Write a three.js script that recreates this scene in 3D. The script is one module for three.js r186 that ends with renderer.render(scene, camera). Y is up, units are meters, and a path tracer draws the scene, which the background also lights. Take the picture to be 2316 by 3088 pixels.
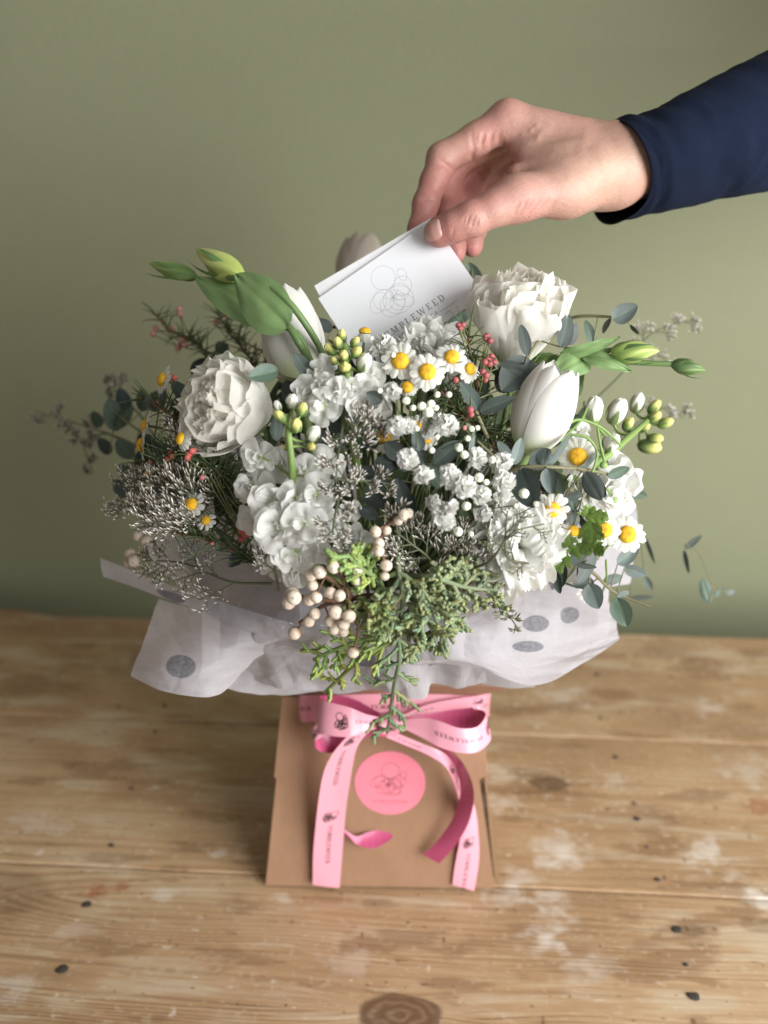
import * as THREE from 'three';
import { RectAreaLightUniformsLib } from 'three/addons/lights/RectAreaLightUniformsLib.js';

// ---------- camera, light, exposure ----------
const scene = new THREE.Scene();
const PITCH = 25 * Math.PI / 180, FPX = 2800;                       // focal length in pixels of the 2316 x 3088 photograph
const EYE = new THREE.Vector3(0, 0.571, 0.533);
const camera = new THREE.PerspectiveCamera(2 * Math.atan(1544 / FPX) * 180 / Math.PI, 0.75, 0.02, 30);
camera.position.copy(EYE);
camera.rotation.set(-PITCH, 0, 0);
camera.focus = 0.515; camera.userData.fStop = 4.4;
scene.add(camera);
const renderer = new THREE.WebGLRenderer({ antialias: true });
renderer.toneMapping = THREE.LinearToneMapping;
renderer.toneMappingExposure = 1.0;
renderer.shadowMap.enabled = true;
scene.background = new THREE.Color(0.258, 0.244, 0.228);              // the dim light that the rest of the room sends back
RectAreaLightUniformsLib.init();
const WIN = { at: new THREE.Vector3(0.97, 0.62, 0.84), to: new THREE.Vector3(0, 0.3, -0.1), w: 1.1, h: 1.1 };
const sunless = new THREE.RectAreaLight(new THREE.Color(0.985, 1.0, 0.995), 10.2, WIN.w, WIN.h);
sunless.name = 'window_daylight';
sunless.position.copy(WIN.at); sunless.lookAt(WIN.to); scene.add(sunless);

// ---------- helpers ----------
const V = (x, y, z) => new THREE.Vector3(x, y, z), D2R = Math.PI / 180, TAU = Math.PI * 2;
const clamp = (x, a = 0, b = 1) => Math.min(b, Math.max(a, x)), lerp = (a, b, t) => a + (b - a) * t;
const sstep = (a, b, x) => { const t = clamp((x - a) / (b - a)); return t * t * (3 - 2 * t); };
function rng(s) { return () => { s = (s + 0x6d2b79f5) | 0; let t = Math.imul(s ^ (s >>> 15), 1 | s); t = (t + Math.imul(t ^ (t >>> 7), 61 | t)) ^ t; return ((t ^ (t >>> 14)) >>> 0) / 4294967296; }; }
function h3(x, y, z) { let h = Math.imul(x, 374761393) ^ Math.imul(y, 668265263) ^ Math.imul(z, 2147483647 - 1013); h = Math.imul(h ^ (h >>> 13), 1274126177); h ^= h >>> 16; return (h >>> 0) / 4294967296; }
function n3(x, y, z = 0.5) {                                          // value noise, -1..1
  const i = Math.floor(x), j = Math.floor(y), k = Math.floor(z); let a = x - i, b = y - j, c = z - k;
  a = a * a * (3 - 2 * a); b = b * b * (3 - 2 * b); c = c * c * (3 - 2 * c);
  const f = (dz) => lerp(lerp(h3(i, j, k + dz), h3(i + 1, j, k + dz), a), lerp(h3(i, j + 1, k + dz), h3(i + 1, j + 1, k + dz), a), b);
  return lerp(f(0), f(1), c) * 2 - 1;
}
function n2(x, y, s = 0) {
  const i = Math.floor(x), j = Math.floor(y); let a = x - i, b = y - j; a = a * a * (3 - 2 * a); b = b * b * (3 - 2 * b);
  return lerp(lerp(h3(i, j, s), h3(i + 1, j, s), a), lerp(h3(i, j + 1, s), h3(i + 1, j + 1, s), a), b) * 2 - 1;
}
function fbm(x, y, o = 4, s = 0) { let v = 0, a = 0.5; for (let i = 0; i < o; i++) { v += a * n2(x, y, s + i); x *= 2.03; y *= 2.03; a *= 0.5; } return v; }
const RIGHT = V(1, 0, 0), FWD = V(0, -Math.sin(PITCH), -Math.cos(PITCH)), UP = V(0, Math.cos(PITCH), -Math.sin(PITCH));
function at(px, py, d) { return EYE.clone().addScaledVector(RIGHT, (px - 1158) / FPX * d).addScaledVector(UP, (1544 - py) / FPX * d).addScaledVector(FWD, d); }   // the place seen at a pixel, d metres deep
function seen(p) { const r = p.clone().sub(EYE), d = r.dot(FWD); return [1158 + r.dot(RIGHT) / d * FPX, 1544 - r.dot(UP) / d * FPX, d]; }
function dirS(ax, ay, back = 1) { return RIGHT.clone().multiplyScalar(ax).addScaledVector(UP, ay).addScaledVector(FWD, -back * Math.sqrt(Math.max(0, 1 - ax * ax - ay * ay))).normalize(); }
const CORE = V(0.005, 0.335, -0.045), RAD = V(0.168, 0.128, 0.14);    // the bouquet is a dome; flowers sit on it
function dome(px, py, off = 0) {
  const k = V(RAD.x + off, RAD.y + off, RAD.z + off), d = at(px, py, 1).sub(EYE).normalize();
  const o = EYE.clone().sub(CORE).divide(k), e = d.clone().divide(k), a = e.dot(e), b = o.dot(e), c = o.dot(o) - 1, q = b * b - a * c;
  const t = (-b - Math.sqrt(Math.max(0, q))) / a;
  return EYE.clone().addScaledVector(d, t);
}
function onDome(px, py, off = 0) { return dome(px, py, 0).addScaledVector(at(px, py, 1).sub(EYE).normalize(), -off); }   // off metres nearer along the sight line
function pxm(p) { return seen(p)[2] / FPX; }                           // metres per photograph pixel at that place

class MB {                                                            // collects surfaces and merges them into ONE mesh
  constructor() { this.p = []; this.t = []; this.c = []; this.i = []; this.M = null; this.col = [1, 1, 1]; this.q = V(0, 0, 0); }
  vert(x, y, z, s, t, c) { const q = this.q.set(x, y, z); if (this.M) q.applyMatrix4(this.M); this.p.push(q.x, q.y, q.z); this.t.push(s, t); this.c.push(c[0], c[1], c[2]); }
  grid(nu, nv, fn, o = {}) {                                          // fn(u, v) -> [x, y, z]
    const b = this.p.length / 3, nw = o.wrap ? nu : nu + 1;
    for (let j = 0; j <= nv; j++) for (let i = 0; i < nw; i++) {
      const u = i / nu, v = j / nv, r = fn(u, v), st = o.uv ? o.uv(u, v, r) : [u, v];
      this.vert(r[0], r[1], r[2], st[0], st[1], o.col ? o.col(u, v, r) : this.col);
    }
    for (let j = 0; j < nv; j++) for (let i = 0; i < nu; i++) {
      const a = b + j * nw + i, c = b + j * nw + (i + 1) % nw, d = a + nw, e = c + nw;
      if (o.flip) this.i.push(a, d, c, c, d, e); else this.i.push(a, c, d, c, e, d);
    }
    return this;
  }
  tube(pts, rad, o = {}) {
    const cv = new THREE.CatmullRomCurve3(pts, false, 'centripetal'), n = o.n ?? Math.max(2, (pts.length - 1) * 5), sides = o.sides ?? 6, P = [], N = [];
    for (let i = 0; i <= n; i++) P.push(pts.length === 2 ? pts[0].clone().lerp(pts[1], i / n) : cv.getPoint(i / n));
    let nx = V(0, 0, 0);
    for (let i = 0; i <= n; i++) {
      const T = P[Math.min(n, i + 1)].clone().sub(P[Math.max(0, i - 1)]).normalize();
      if (i === 0) nx = Math.abs(T.y) < 0.9 ? V(0, 1, 0).cross(T) : V(1, 0, 0).cross(T); else nx.addScaledVector(T, -nx.dot(T));
      nx.normalize(); N.push([nx.clone(), T.clone().cross(nx)]);
    }
    const R = (t) => (typeof rad === 'function' ? rad(t) : rad), cap = o.cap === undefined ? 1 : o.cap;
    this.grid(sides, n + (cap ? 2 : 0), (u, v) => {
      const k = Math.round(v * (n + (cap ? 2 : 0))) - (cap ? 1 : 0), i = clamp(k, 0, n), r = cap && (k < 0 || k > n) ? 0 : R(i / n), a = u * TAU, p = P[i];
      const x = N[i][0], y = N[i][1], c = Math.cos(a) * r, s = Math.sin(a) * r;
      return [p.x + x.x * c + y.x * s, p.y + x.y * c + y.y * s, p.z + x.z * c + y.z * s];
    }, { wrap: true, col: o.col ? (u, v) => o.col(v) : undefined });
    return this;
  }
  ball(c, r, nu = 10, nv = 8, o = {}) {
    const k = typeof r === 'number' ? V(r, r, r) : r;
    return this.grid(nu, nv, (u, v) => {
      const a = u * TAU, b = v * Math.PI, w = o.w ? o.w(u, v) : 1; let p = V(Math.cos(a) * Math.sin(b) * k.x * w, -Math.cos(b) * k.y * w, Math.sin(a) * Math.sin(b) * k.z * w);
      if (o.q) p.applyQuaternion(o.q); return [p.x + c.x, p.y + c.y, p.z + c.z];
    }, { wrap: true, flip: true, col: o.col });
  }
  geo() {
    const g = new THREE.BufferGeometry();
    g.setAttribute('position', new THREE.Float32BufferAttribute(this.p, 3)); g.setAttribute('uv', new THREE.Float32BufferAttribute(this.t, 2));
    g.setAttribute('color', new THREE.Float32BufferAttribute(this.c, 3)); g.setIndex(this.i); g.computeVertexNormals(); return g;
  }
  build(name, m, parent) { return part(name, this.geo(), m, parent); }
}
function part(name, g, m, parent = scene) { const o = new THREE.Mesh(g, m); o.name = name; o.castShadow = o.receiveShadow = true; parent.add(o); return o; }
const taken = {};
function numbered(n) { const k = taken[n] ?? 0; taken[n] = k + 1; return k ? n + '_' + String(k).padStart(3, '0') : n; }
function tag(o, label, category, group) { o.userData = { label, category }; if (group) o.userData.group = group; return o; }
function thing(name, label, category, group) { const o = new THREE.Group(); o.name = numbered(name); scene.add(o); return tag(o, label, category, group); }
function aim(o, p, dir, twist = 0) { o.position.copy(p); o.quaternion.setFromUnitVectors(V(0, 1, 0), dir.clone().normalize()); o.rotateY(twist); return o; }
function mat(r, g, b, o = {}) { return new THREE.MeshPhysicalMaterial({ color: new THREE.Color().setRGB(r, g, b), roughness: 0.6, vertexColors: true, side: THREE.DoubleSide, ...o }); }
const s8 = (x) => Math.round(255 * clamp(x <= 0.0031308 ? x * 12.92 : 1.055 * Math.pow(x, 1 / 2.4) - 0.055));
function tex(w, h, fn, srgb = true) {                                 // fn(x, y) -> linear [r, g, b]
  const d = new Uint8Array(w * h * 4);
  for (let y = 0; y < h; y++) for (let x = 0; x < w; x++) { const c = fn(x, y), o = (y * w + x) * 4; for (let k = 0; k < 3; k++) d[o + k] = srgb ? s8(c[k]) : Math.round(255 * clamp(c[k])); d[o + 3] = 255; }
  const t = new THREE.DataTexture(d, w, h); t.wrapS = t.wrapT = THREE.RepeatWrapping; t.magFilter = THREE.LinearFilter; t.minFilter = THREE.LinearFilter; if (srgb) t.colorSpace = THREE.SRGBColorSpace; t.needsUpdate = true; return t;
}
function drawn(w, h, fn) { const c = document.createElement('canvas'); c.width = w; c.height = h; fn(c.getContext('2d'), w, h); const t = new THREE.CanvasTexture(c); t.colorSpace = THREE.SRGBColorSpace; t.wrapS = t.wrapT = THREE.RepeatWrapping; return t; }
const vary = (c, k) => [c[0] * k, c[1] * k, c[2] * k], mixc = (a, b, t) => [lerp(a[0], b[0], t), lerp(a[1], b[1], t), lerp(a[2], b[2], t)];
function cr(a, t) {                                                   // Catmull-Rom through Vector3s
  const n = a.length - 1, x = clamp(t) * n, i = Math.min(n - 1, Math.floor(x)), f = x - i, p1 = a[i], p2 = a[i + 1];
  const p0 = i ? a[i - 1] : p1.clone().multiplyScalar(2).sub(p2), p3 = i < n - 1 ? a[i + 2] : p2.clone().multiplyScalar(2).sub(p1);
  const g = (k) => 0.5 * (2 * p1[k] + (p2[k] - p0[k]) * f + (2 * p0[k] - 5 * p1[k] + 4 * p2[k] - p3[k]) * f * f + (3 * p1[k] - p0[k] - 3 * p2[k] + p3[k]) * f * f * f);
  return V(g('x'), g('y'), g('z'));
}

// ---------- the wall, the window out of the frame, the table ----------
const YAW = -3.6 * D2R;
{
  const wt = tex(512, 512, (x, y) => { const f = 0.5 + 0.5 * fbm(x / 3, y / 3, 3, 3), g = fbm(x / 90, y / 90, 3, 9); const k = 0.97 + 0.045 * f + 0.05 * g; return [0.224 * k, 0.233 * k, 0.139 * k]; });
  wt.repeat.set(3, 2);
  const wb = tex(512, 512, (x, y) => { const f = 0.5 + 0.5 * fbm(x / 4, y / 4, 3, 3); return [f, f, f]; }, false); wb.repeat.set(8, 6);
  const m = new THREE.MeshStandardMaterial({ map: wt, bumpMap: wb, bumpScale: 0.0004, roughness: 0.75 });
  const w = part('wall', new THREE.BoxGeometry(4.4, 3, 0.1), m); w.position.set(0, 0.6, -0.56); w.userData.kind = 'structure';
  const win = thing('window', 'bright white framed window out of view to the right', 'window');
  win.position.copy(WIN.at); win.lookAt(WIN.to); win.translateZ(-0.02);
  const fm = mat(0.75, 0.74, 0.72, { roughness: 0.4 }), W = WIN.w, H = WIN.h;
  const glow = new THREE.MeshStandardMaterial({ color: 0xffffff, emissive: new THREE.Color(1, 0.985, 0.95), emissiveIntensity: 1.5 });
  part('window_pane', new THREE.BoxGeometry(W, H, 0.006), glow, win);
  for (const s of [-1, 1]) {
    const a = part('frame', new THREE.BoxGeometry(0.06, H + 0.12, 0.07), fm, win); a.position.set(s * (W / 2 + 0.03), 0, 0);
    const b = part('frame', new THREE.BoxGeometry(W, 0.06, 0.07), fm, win); b.position.set(0, s * (H / 2 + 0.03), 0);
  }
}
const TB = { x0: -0.95, x1: 0.85, z0: -0.38, z1: 0.44, pw: 0.187 };
const toTable = (p) => { const c = Math.cos(-YAW), s = Math.sin(-YAW); return [p.x * c + p.z * s, -p.x * s + p.z * c]; };
function tablePx(px, py) { const d = at(px, py, 1).sub(EYE), t = -EYE.y / d.y; return toTable(EYE.clone().addScaledVector(d, t)); }
{
  const blots = [[1690, 2560, 0.016, 0.85], [1655, 2590, 0.012, 0.6], [1665, 2700, 0.012, 0.6], [1650, 2790, 0.014, 0.7], [1630, 2860, 0.011, 0.55], [1560, 2650, 0.012, 0.5], [2140, 2570, 0.014, 0.75], [2090, 2600, 0.01, 0.5], [2220, 2640, 0.009, 0.75], [2265, 2690, 0.009, 0.75], [2310, 2725, 0.012, 0.8],
    [1480, 2330, 0.014, 0.45], [1500, 2420, 0.012, 0.5], [715, 2575, 0.008, 0.7], [660, 2572, 0.005, 0.6], [480, 2690, 0.009, 0.55], [1520, 2690, 0.012, 0.6], [2130, 2130, 0.014, 0.5], [1700, 2100, 0.02, 0.45], [100, 2500, 0.02, 0.35], [240, 2800, 0.012, 0.3], [30, 2990, 0.012, 0.4], [860, 2720, 0.01, 0.5], [1050, 2900, 0.012, 0.3], [1780, 2930, 0.015, 0.4], [1850, 2350, 0.014, 0.3], [2250, 2330, 0.02, 0.45]]
    .map(([x, y, r, k]) => [...tablePx(x, y), r, k]);
  const rust = [[285, 2690, 0.009], [372, 2672, 0.006], [2290, 2430, 0.012]].map(([x, y, r]) => [...tablePx(x, y), r]);
  const dark = [[400, 2010, 0.02, 0.35], [480, 1905, 0.015, 0.3], [1650, 2370, 0.025, 0.3], [2010, 1960, 0.03, 0.35]].map(([x, y, r, k]) => [...tablePx(x, y), r, k]);
  const knots = [[1200, 3058, 0.016, 1], [2085, 2805, 0.006, 0.15], [1660, 2365, 0.010, 0.3], [20, 2690, 0.022, 0.12], [2290, 2790, 0.009, 0.1]].map(([x, y, r, k]) => [...tablePx(x, y), r, k]);
  const W = 2048, H = 1024, relief = new Float32Array(W * H);
  const grain = (x, z, pk) => {
    let zz = z, kn = 0, kr = 0;
    for (const [a, b, r, dk] of knots) { const dx = (x - a) * 0.55, dz = z - b, q = Math.hypot(dx, dz) / r; if (q < 6) { zz += (dz > 0 ? 1 : -1) * r * 0.9 * Math.exp(-q * 0.9); if (q < 1.1) { const kk = dk * (1 - sstep(0.75, 1.05, q + 0.10 * n2(x * 90, z * 110))); if (kk > kn) { kn = kk; kr = 0.5 + 0.5 * Math.sin(q * 19 + 2 * n2(x * 160, z * 200)); } }; } }
    const wz = zz + 0.010 * fbm(x * 2.2 + pk * 7, zz * 9, 3, pk) + 0.0016 * n2(x * 14, zz * 90, pk);
    const ring = 0.5 + 0.5 * Math.sin(wz * TAU / (0.0062 + 0.0016 * n2(pk * 3, wz * 30)));
    return [kn > 0.3 ? kr : ring * ring * ring, kn, wz];
  };
  const map = tex(W, H, (X, Y) => {
    const x = lerp(TB.x0, TB.x1, (X + 0.5) / W), z = lerp(TB.z0, TB.z1, (Y + 0.5) / H), pk = Math.floor((z - TB.z0) / TB.pw);
    const [ring, kn, wz] = grain(x, z, pk), fib = fbm(x * 26 + pk * 3, wz * 700, 3, 5), blot = fbm(x * 7 + pk * 5, z * 17, 4, 11), wear = fbm(x * 14, z * 70, 5, 21), vis = sstep(-0.15, 0.35, fbm(x * 3 + 9, z * 7, 2, 31));
    let t = 0.55 + 0.36 * blot + 0.14 * fbm(x * 30, z * 55, 3, 15) + 0.16 * fib - 0.30 * ring * (0.25 + 0.75 * vis);
    let c = t < 0.5 ? mixc([0.215, 0.122, 0.064], [0.42, 0.262, 0.140], clamp(t * 2)) : mixc([0.42, 0.262, 0.140], [0.58, 0.43, 0.275], clamp(t * 2 - 1));
    c = mixc(c, [0.56, 0.45, 0.32], 0.6 * sstep(0.05, 0.6, wear + 0.25 * fib));                      // scuffed, sun-bleached wood
    c = mixc(c, [0.21, 0.11, 0.05], 0.5 * sstep(0.18, 0.42, fbm(x * 18 + 40, z * 60, 5, 41)));        // old stains
    for (const [a, b, r, k] of dark) { const q = Math.hypot((x - a) * 0.7, z - b) / r; if (q < 2) c = mixc(c, [0.60, 0.48, 0.34], 0.3 * sstep(0.55, 0.8, n2(x * 240, z * 420, 91)) + 0.2 * sstep(0.78, 0.9, n2((x + z * 0.5) * 30, (z - x * 0.35) * 420, 93)) + 0.2 * sstep(0.80, 0.92, n2((x - z * 0.9) * 34, (z + x * 0.5) * 380, 94))); c = mixc(c, [0.16, 0.085, 0.04], 0.3 * sstep(0.86, 0.96, n2(x * 150, z * 330, 95)));
    c = mixc(c, [0.15, 0.075, 0.035], k * sstep(1.1, 0.2, q + 0.8 * fbm(x * 45, z * 80, 3, 51))); }
    for (const [a, b, r] of rust) { const q = Math.hypot((x - a) * 0.8, z - b) / r; if (q < 2) c = mixc(c, [0.32, 0.09, 0.03], 0.6 * sstep(1.1, 0.35, q + 0.7 * fbm(x * 200, z * 260, 3, 61))); }
    for (const [a, b, r, k] of blots) { const q = Math.hypot((x - a) * 0.8, z - b) / r; if (q < 3) c = mixc(c, [0.70, 0.62, 0.54], 0.9 * k * sstep(1.3, 0.0, q + 1.3 * fbm(x * 90, z * 130, 5, 71))); }
    c = mixc(c, [0.70, 0.62, 0.52], 0.55 * sstep(0.52, 0.62, fbm(x * 110, z * 260, 2, 81) + 0.1 * n2(x * 9, z * 9)));   // flecks of old paint
    c = mixc(c, [0.60, 0.48, 0.34], 0.3 * sstep(0.55, 0.8, n2(x * 240, z * 420, 91)) + 0.2 * sstep(0.78, 0.9, n2((x + z * 0.5) * 30, (z - x * 0.35) * 420, 93)) + 0.2 * sstep(0.80, 0.92, n2((x - z * 0.9) * 34, (z + x * 0.5) * 380, 94))); c = mixc(c, [0.16, 0.085, 0.04], 0.3 * sstep(0.86, 0.96, n2(x * 150, z * 330, 95)));
    c = mixc(c, [0.13, 0.066, 0.03], 0.9 * kn * (0.78 + 0.22 * ring)); c = mixc(c, [0.07, 0.036, 0.018], 2.4 * Math.max(0, kn * (1 - kn)));
    relief[Y * W + X] = 0.55 - 0.3 * ring + 0.25 * fib - 0.25 * kn;
    return c;
  });
  const bump = tex(W, H, (X, Y) => { const r = relief[Y * W + X]; return [r, r, r]; }, false);
  for (const t of [map, bump]) t.wrapS = t.wrapT = THREE.ClampToEdgeWrapping;
  const m = new THREE.MeshStandardMaterial({ map, bumpMap: bump, bumpScale: 0.0006, roughness: 0.58 });
  const table = thing('wooden_table', 'old pale pine table of wide worn planks under the flower box', 'table');
  table.rotation.y = YAW;
  const under = mat(0.2, 0.12, 0.06, { vertexColors: false });
  for (let k = 0; k < 4; k++) {
    const a = TB.z0 + k * TB.pw + 0.0007, b = a + TB.pw - 0.0014, T = 0.034, e = 0.0017;
    const prof = [[a, -T], [a, -e], [a + e * 0.35, -e * 0.3], [a + e, 0]]; for (let i = 1; i < 8; i++) prof.push([lerp(a, b, i / 8), 0]); prof.push([b - e, 0], [b - e * 0.35, -e * 0.3], [b, -e], [b, -T]);
    new MB().grid(90, prof.length - 1, (u, v) => {
      const [z, y] = prof[Math.round(v * (prof.length - 1))], x = lerp(TB.x0, TB.x1, u), back = k === 0 && z < a + 0.02 ? 0.006 * fbm(x * 5 + 3, 1, 3, 4) + (x < -0.35 ? 0.01 * sstep(-0.35, -0.48, x) * Math.sin(x * 30) : 0) : 0;
      return [x, y + 0.0005 * n2(x * 4, z * 20, 7) * (y === 0 ? 1 : 0), z + back + 0.0003 * n2(x * 40, k)];
    }, { flip: true, uv: (u, v, r) => [(r[0] - TB.x0) / (TB.x1 - TB.x0), (r[2] - TB.z0) / (TB.z1 - TB.z0)] }).build('plank', m, table);
  }
  const slab = part('table_underframe', new THREE.BoxGeometry(1.7, 0.1, 0.6), under, table); slab.position.set(-0.05, -0.09, 0.02);
  for (const x of [-0.82, 0.72]) for (const z of [-0.24, 0.28]) { const l = part('leg', new THREE.BoxGeometry(0.07, 0.6, 0.07), under, table); l.position.set(x, -0.441, z); }
  const iron = mat(0.045, 0.036, 0.03, { roughness: 0.8 }), R = rng(5);
  for (const [px, py, r] of [[496, 2130, 2.6], [468, 2208, 2.1], [336, 2550, 2.5], [261, 2729, 3.6], [188, 2924, 4.2], [396, 2379, 2], [1799, 2035, 3], [1811, 2166, 2.2], [1856, 2284, 2.4], [1912, 2423, 1.9], [1920, 2471, 3], [1951, 2555, 1.6], [1982, 2654, 2.4], [2041, 2804, 3.8], [2069, 2910, 1.8], [2091, 3005, 4.2], [2024, 2043, 1.6]]) {
    const [x, z] = tablePx(px, py), q = r * 0.00085, s = R() * 9;
    new MB().grid(14, 4, (u, v) => { const a = u * TAU, rr = q * (1 - v) * (1 + 0.22 * n2(u < 0.99 ? Math.cos(a) * 2 + s : s, Math.sin(a) * 2)); return [x + Math.cos(a) * rr * 1.25, 0.0004 + 0.0007 * Math.sin(v * 2.6), z + Math.sin(a) * rr]; }, { wrap: true, flip: true }).build('nail', iron, table);
  }
}
// ---------- the flower box, its sticker and its ribbon ----------
const LOOP = [[0.08, -0.52, 0.40, 0.38, 0], [-0.5, 0.04, 0.36, 0.24, -0.5], [-0.3, 0.06, 0.34, 0.33, 0], [0.28, 0.12, 0.3, 0.26, 0.4], [0.46, 0.02, 0.32, 0.28, -0.4], [0.66, -0.28, 0.14, 0.2, 0.2], [0.02, 0.36, 0.24, 0.24, 0], [0.1, 0.3, 0.5, 0.42, 0.1], [-0.12, 0.3, 0.46, 0.36, -0.3], [0.22, 0.4, 0.36, 0.2, 0.7]];
function logo(g, x, y, s, w, ink) {
  g.save(); g.translate(x, y); g.strokeStyle = ink; g.lineWidth = w;
  for (const [a, b, p, q, r] of LOOP) { g.beginPath(); g.ellipse(a * s, b * s, p * s, q * s, r, 0, TAU); g.stroke(); }
  for (let i = 0; i < 9; i++) { const a = i * 0.7 + 0.2, l = s * (0.12 + 0.09 * ((i * 7) % 3)); g.beginPath(); g.moveTo(0, s * 0.18); g.lineTo(Math.cos(a) * l, s * 0.18 + Math.sin(a) * l); g.stroke(); }
  g.restore();
}
function spaced(g, text, x, y, gap) { let w = 0; for (const c of text) w += g.measureText(c).width + gap; let p = x - w / 2; g.textAlign = 'left'; for (const c of text) { g.fillText(c, p, y); p += g.measureText(c).width + gap; } }
const kraftTex = tex(512, 512, (x, y) => { const f = fbm(x / 2, y / 26, 4, 3), g = fbm(x / 60, y / 60, 3, 8), k = 1 + 0.10 * f + 0.08 * g, d = n2(x / 2.2, y / 2.2, 19) > 0.86 ? 0.86 : 1; return [0.310 * k * d, 0.175 * k * d, 0.102 * k * d]; });
kraftTex.repeat.set(6, 6);
const kraft = new THREE.MeshStandardMaterial({ map: kraftTex, roughness: 0.72 });
function slab(name, a, b, c, d, th, m, parent) {                      // a flat board from the corners a b c d, th thick away from its face
  const n = b.clone().sub(a).cross(d.clone().sub(a)).normalize().multiplyScalar(-th), P = [a, b, c, d], Q = P.map((p) => p.clone().add(n)), k = new MB();
  const quad = (p, q, r, s) => k.grid(1, 1, (u, v) => { const x = p.clone().lerp(q, u), y = s.clone().lerp(r, u); x.lerp(y, v); return [x.x, x.y, x.z]; }, { uv: (u, v, r) => [r[0] + r[2] * 0.7, r[1]] });
  quad(P[0], P[1], P[2], P[3]); quad(Q[1], Q[0], Q[3], Q[2]);
  for (let i = 0; i < 4; i++) { const j = (i + 1) % 4; quad(Q[i], Q[j], P[j], P[i]); }
  return k.build(name, m, parent);
}
const BOX = { lean: 10.1 * D2R, L: 0.160 };
{
  const box = thing('flower_box', 'brown kraft cardboard box tapering upwards, with a pink sticker on its front', 'box');
  box.rotation.y = -0.9 * D2R; box.position.set(-0.0025, 0.002, 0);
  const y1 = BOX.L * Math.cos(BOX.lean), z1 = -BOX.L * Math.sin(BOX.lean), zb = -0.165, zb1 = -0.137;
  const sh = new THREE.Shape(), L = BOX.L, xs = (y) => lerp(0.0895, 0.0705, y / L);      // the front: its upper part a little wider than its lower part
  sh.moveTo(-xs(0), 0); sh.lineTo(xs(0) - 0.0015, 0); sh.lineTo(xs(0.094) - 0.0050, 0.094); sh.lineTo(xs(0.094) + 0.0015, 0.098); sh.lineTo(xs(L) + 0.002, L); sh.lineTo(-xs(L) - 0.002, L); sh.lineTo(-xs(0.094) - 0.002, 0.094); sh.lineTo(-xs(0.092), 0.0935); sh.closePath();
  const fg = new THREE.ExtrudeGeometry(sh, { depth: 0.002, bevelEnabled: true, bevelSize: 0.0003, bevelThickness: 0.0003, bevelSegments: 1 });
  const f = part('front_panel', fg, kraft, box); f.rotation.x = -BOX.lean;
  const e = 0.0055;
  slab('side_panel', V(0.084, 0, -0.012), V(0.084, 0, zb), V(0.066, y1, zb1), V(0.060, y1, z1 - 0.02), 0.002, kraft, box);
  slab('side_panel', V(-0.0885, 0, zb), V(-0.0885, 0, -e), V(-0.069, y1, z1 - e), V(-0.069, y1, zb1), 0.002, kraft, box);
  slab('side_flap', V(0.0915, 0, -0.010), V(0.0910, 0, -0.12), V(0.0775, 0.1, -0.11), V(0.0790, 0.095, -0.020), 0.0016, kraft, box);
  slab('back_panel', V(0.088, 0, zb), V(-0.088, 0, zb), V(-0.069, y1, zb1), V(0.069, y1, zb1), 0.002, kraft, box);
  const t = [V(-0.069, y1 + 0.001, z1), V(0.069, y1 + 0.001, z1), V(0.066, y1 + 0.001, zb1), V(-0.066, y1 + 0.001, zb1)];
  const top = [V(-0.090, y1 + 0.027, z1 + 0.0225), V(0.094, y1 + 0.026, z1 + 0.0225), V(0.092, y1 + 0.030, zb1 - 0.025), V(-0.088, y1 + 0.030, zb1 - 0.025)];
  for (let i = 0; i < 4; i++) slab('collar_panel', t[i], t[(i + 1) % 4], top[(i + 1) % 4], top[i], 0.0018, kraft, box);
  const st = drawn(512, 512, (g, w) => {
    g.fillStyle = '#ec8597'; g.fillRect(0, 0, w, w);
    logo(g, 246, 236, 160, 3.2, 'rgba(70,40,48,0.75)');
    g.fillStyle = 'rgba(80,45,55,0.55)'; g.font = 'bold 29px serif'; spaced(g, 'TUMBLEWEED', 256, 412, 4); g.font = '13px serif'; spaced(g, 'PASADENA, CA', 256, 432, 3);
  });
  const k = new MB(); k.grid(48, 3, (u, v) => { const r = 0.0267 * Math.min(1, (v * 3) / 2.85), a = -u * TAU; return [Math.cos(a) * r, Math.sin(a) * r, v === 1 ? -0.0004 : 0]; }, { wrap: true, uv: (u, v, r) => [0.5 + r[0] / 0.0536, 0.5 + r[1] / 0.0536] });
  const s = k.build('sticker', new THREE.MeshStandardMaterial({ map: st, roughness: 0.5, side: THREE.DoubleSide }), box); s.rotation.x = -BOX.lean;
  const yy = 0.0905; s.position.set(0.0068, yy * Math.cos(BOX.lean) + 0.0031 * Math.sin(BOX.lean), -yy * Math.sin(BOX.lean) + 0.0031 * Math.cos(BOX.lean));
  s.userData.label = 'round coral pink sticker with a fine line drawing of looping circles';
}
const printed = drawn(256, 1024, (g, w, h) => {
  g.fillStyle = '#e9a2b3'; g.fillRect(0, 0, w, h);
  for (let y = 0; y < h; y += 2) { g.fillStyle = `rgba(${y % 4 ? '255,205,215' : '205,110,135'},0.10)`; g.fillRect(0, y, w, 1); }
  g.save(); g.translate(118, 170); g.rotate(1.1); logo(g, 0, 0, 84, 6.5, '#1c1214'); g.restore();
  g.save(); g.translate(128, 300); g.rotate(Math.PI / 2); g.fillStyle = '#1c1214'; g.font = 'bold 54px serif'; let x = 0; for (const c of 'TUMBLEWEED') { g.fillText(c, x, 18); x += g.measureText(c).width + 7; } g.restore();
});
const plainBack = drawn(64, 64, (g, w, h) => { g.fillStyle = '#bd5379'; g.fillRect(0, 0, w, h); for (let y = 0; y < h; y += 2) { g.fillStyle = `rgba(120,30,70,${y % 4 ? 0.10 : 0.03})`; g.fillRect(0, y, w, 1); } });
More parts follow.
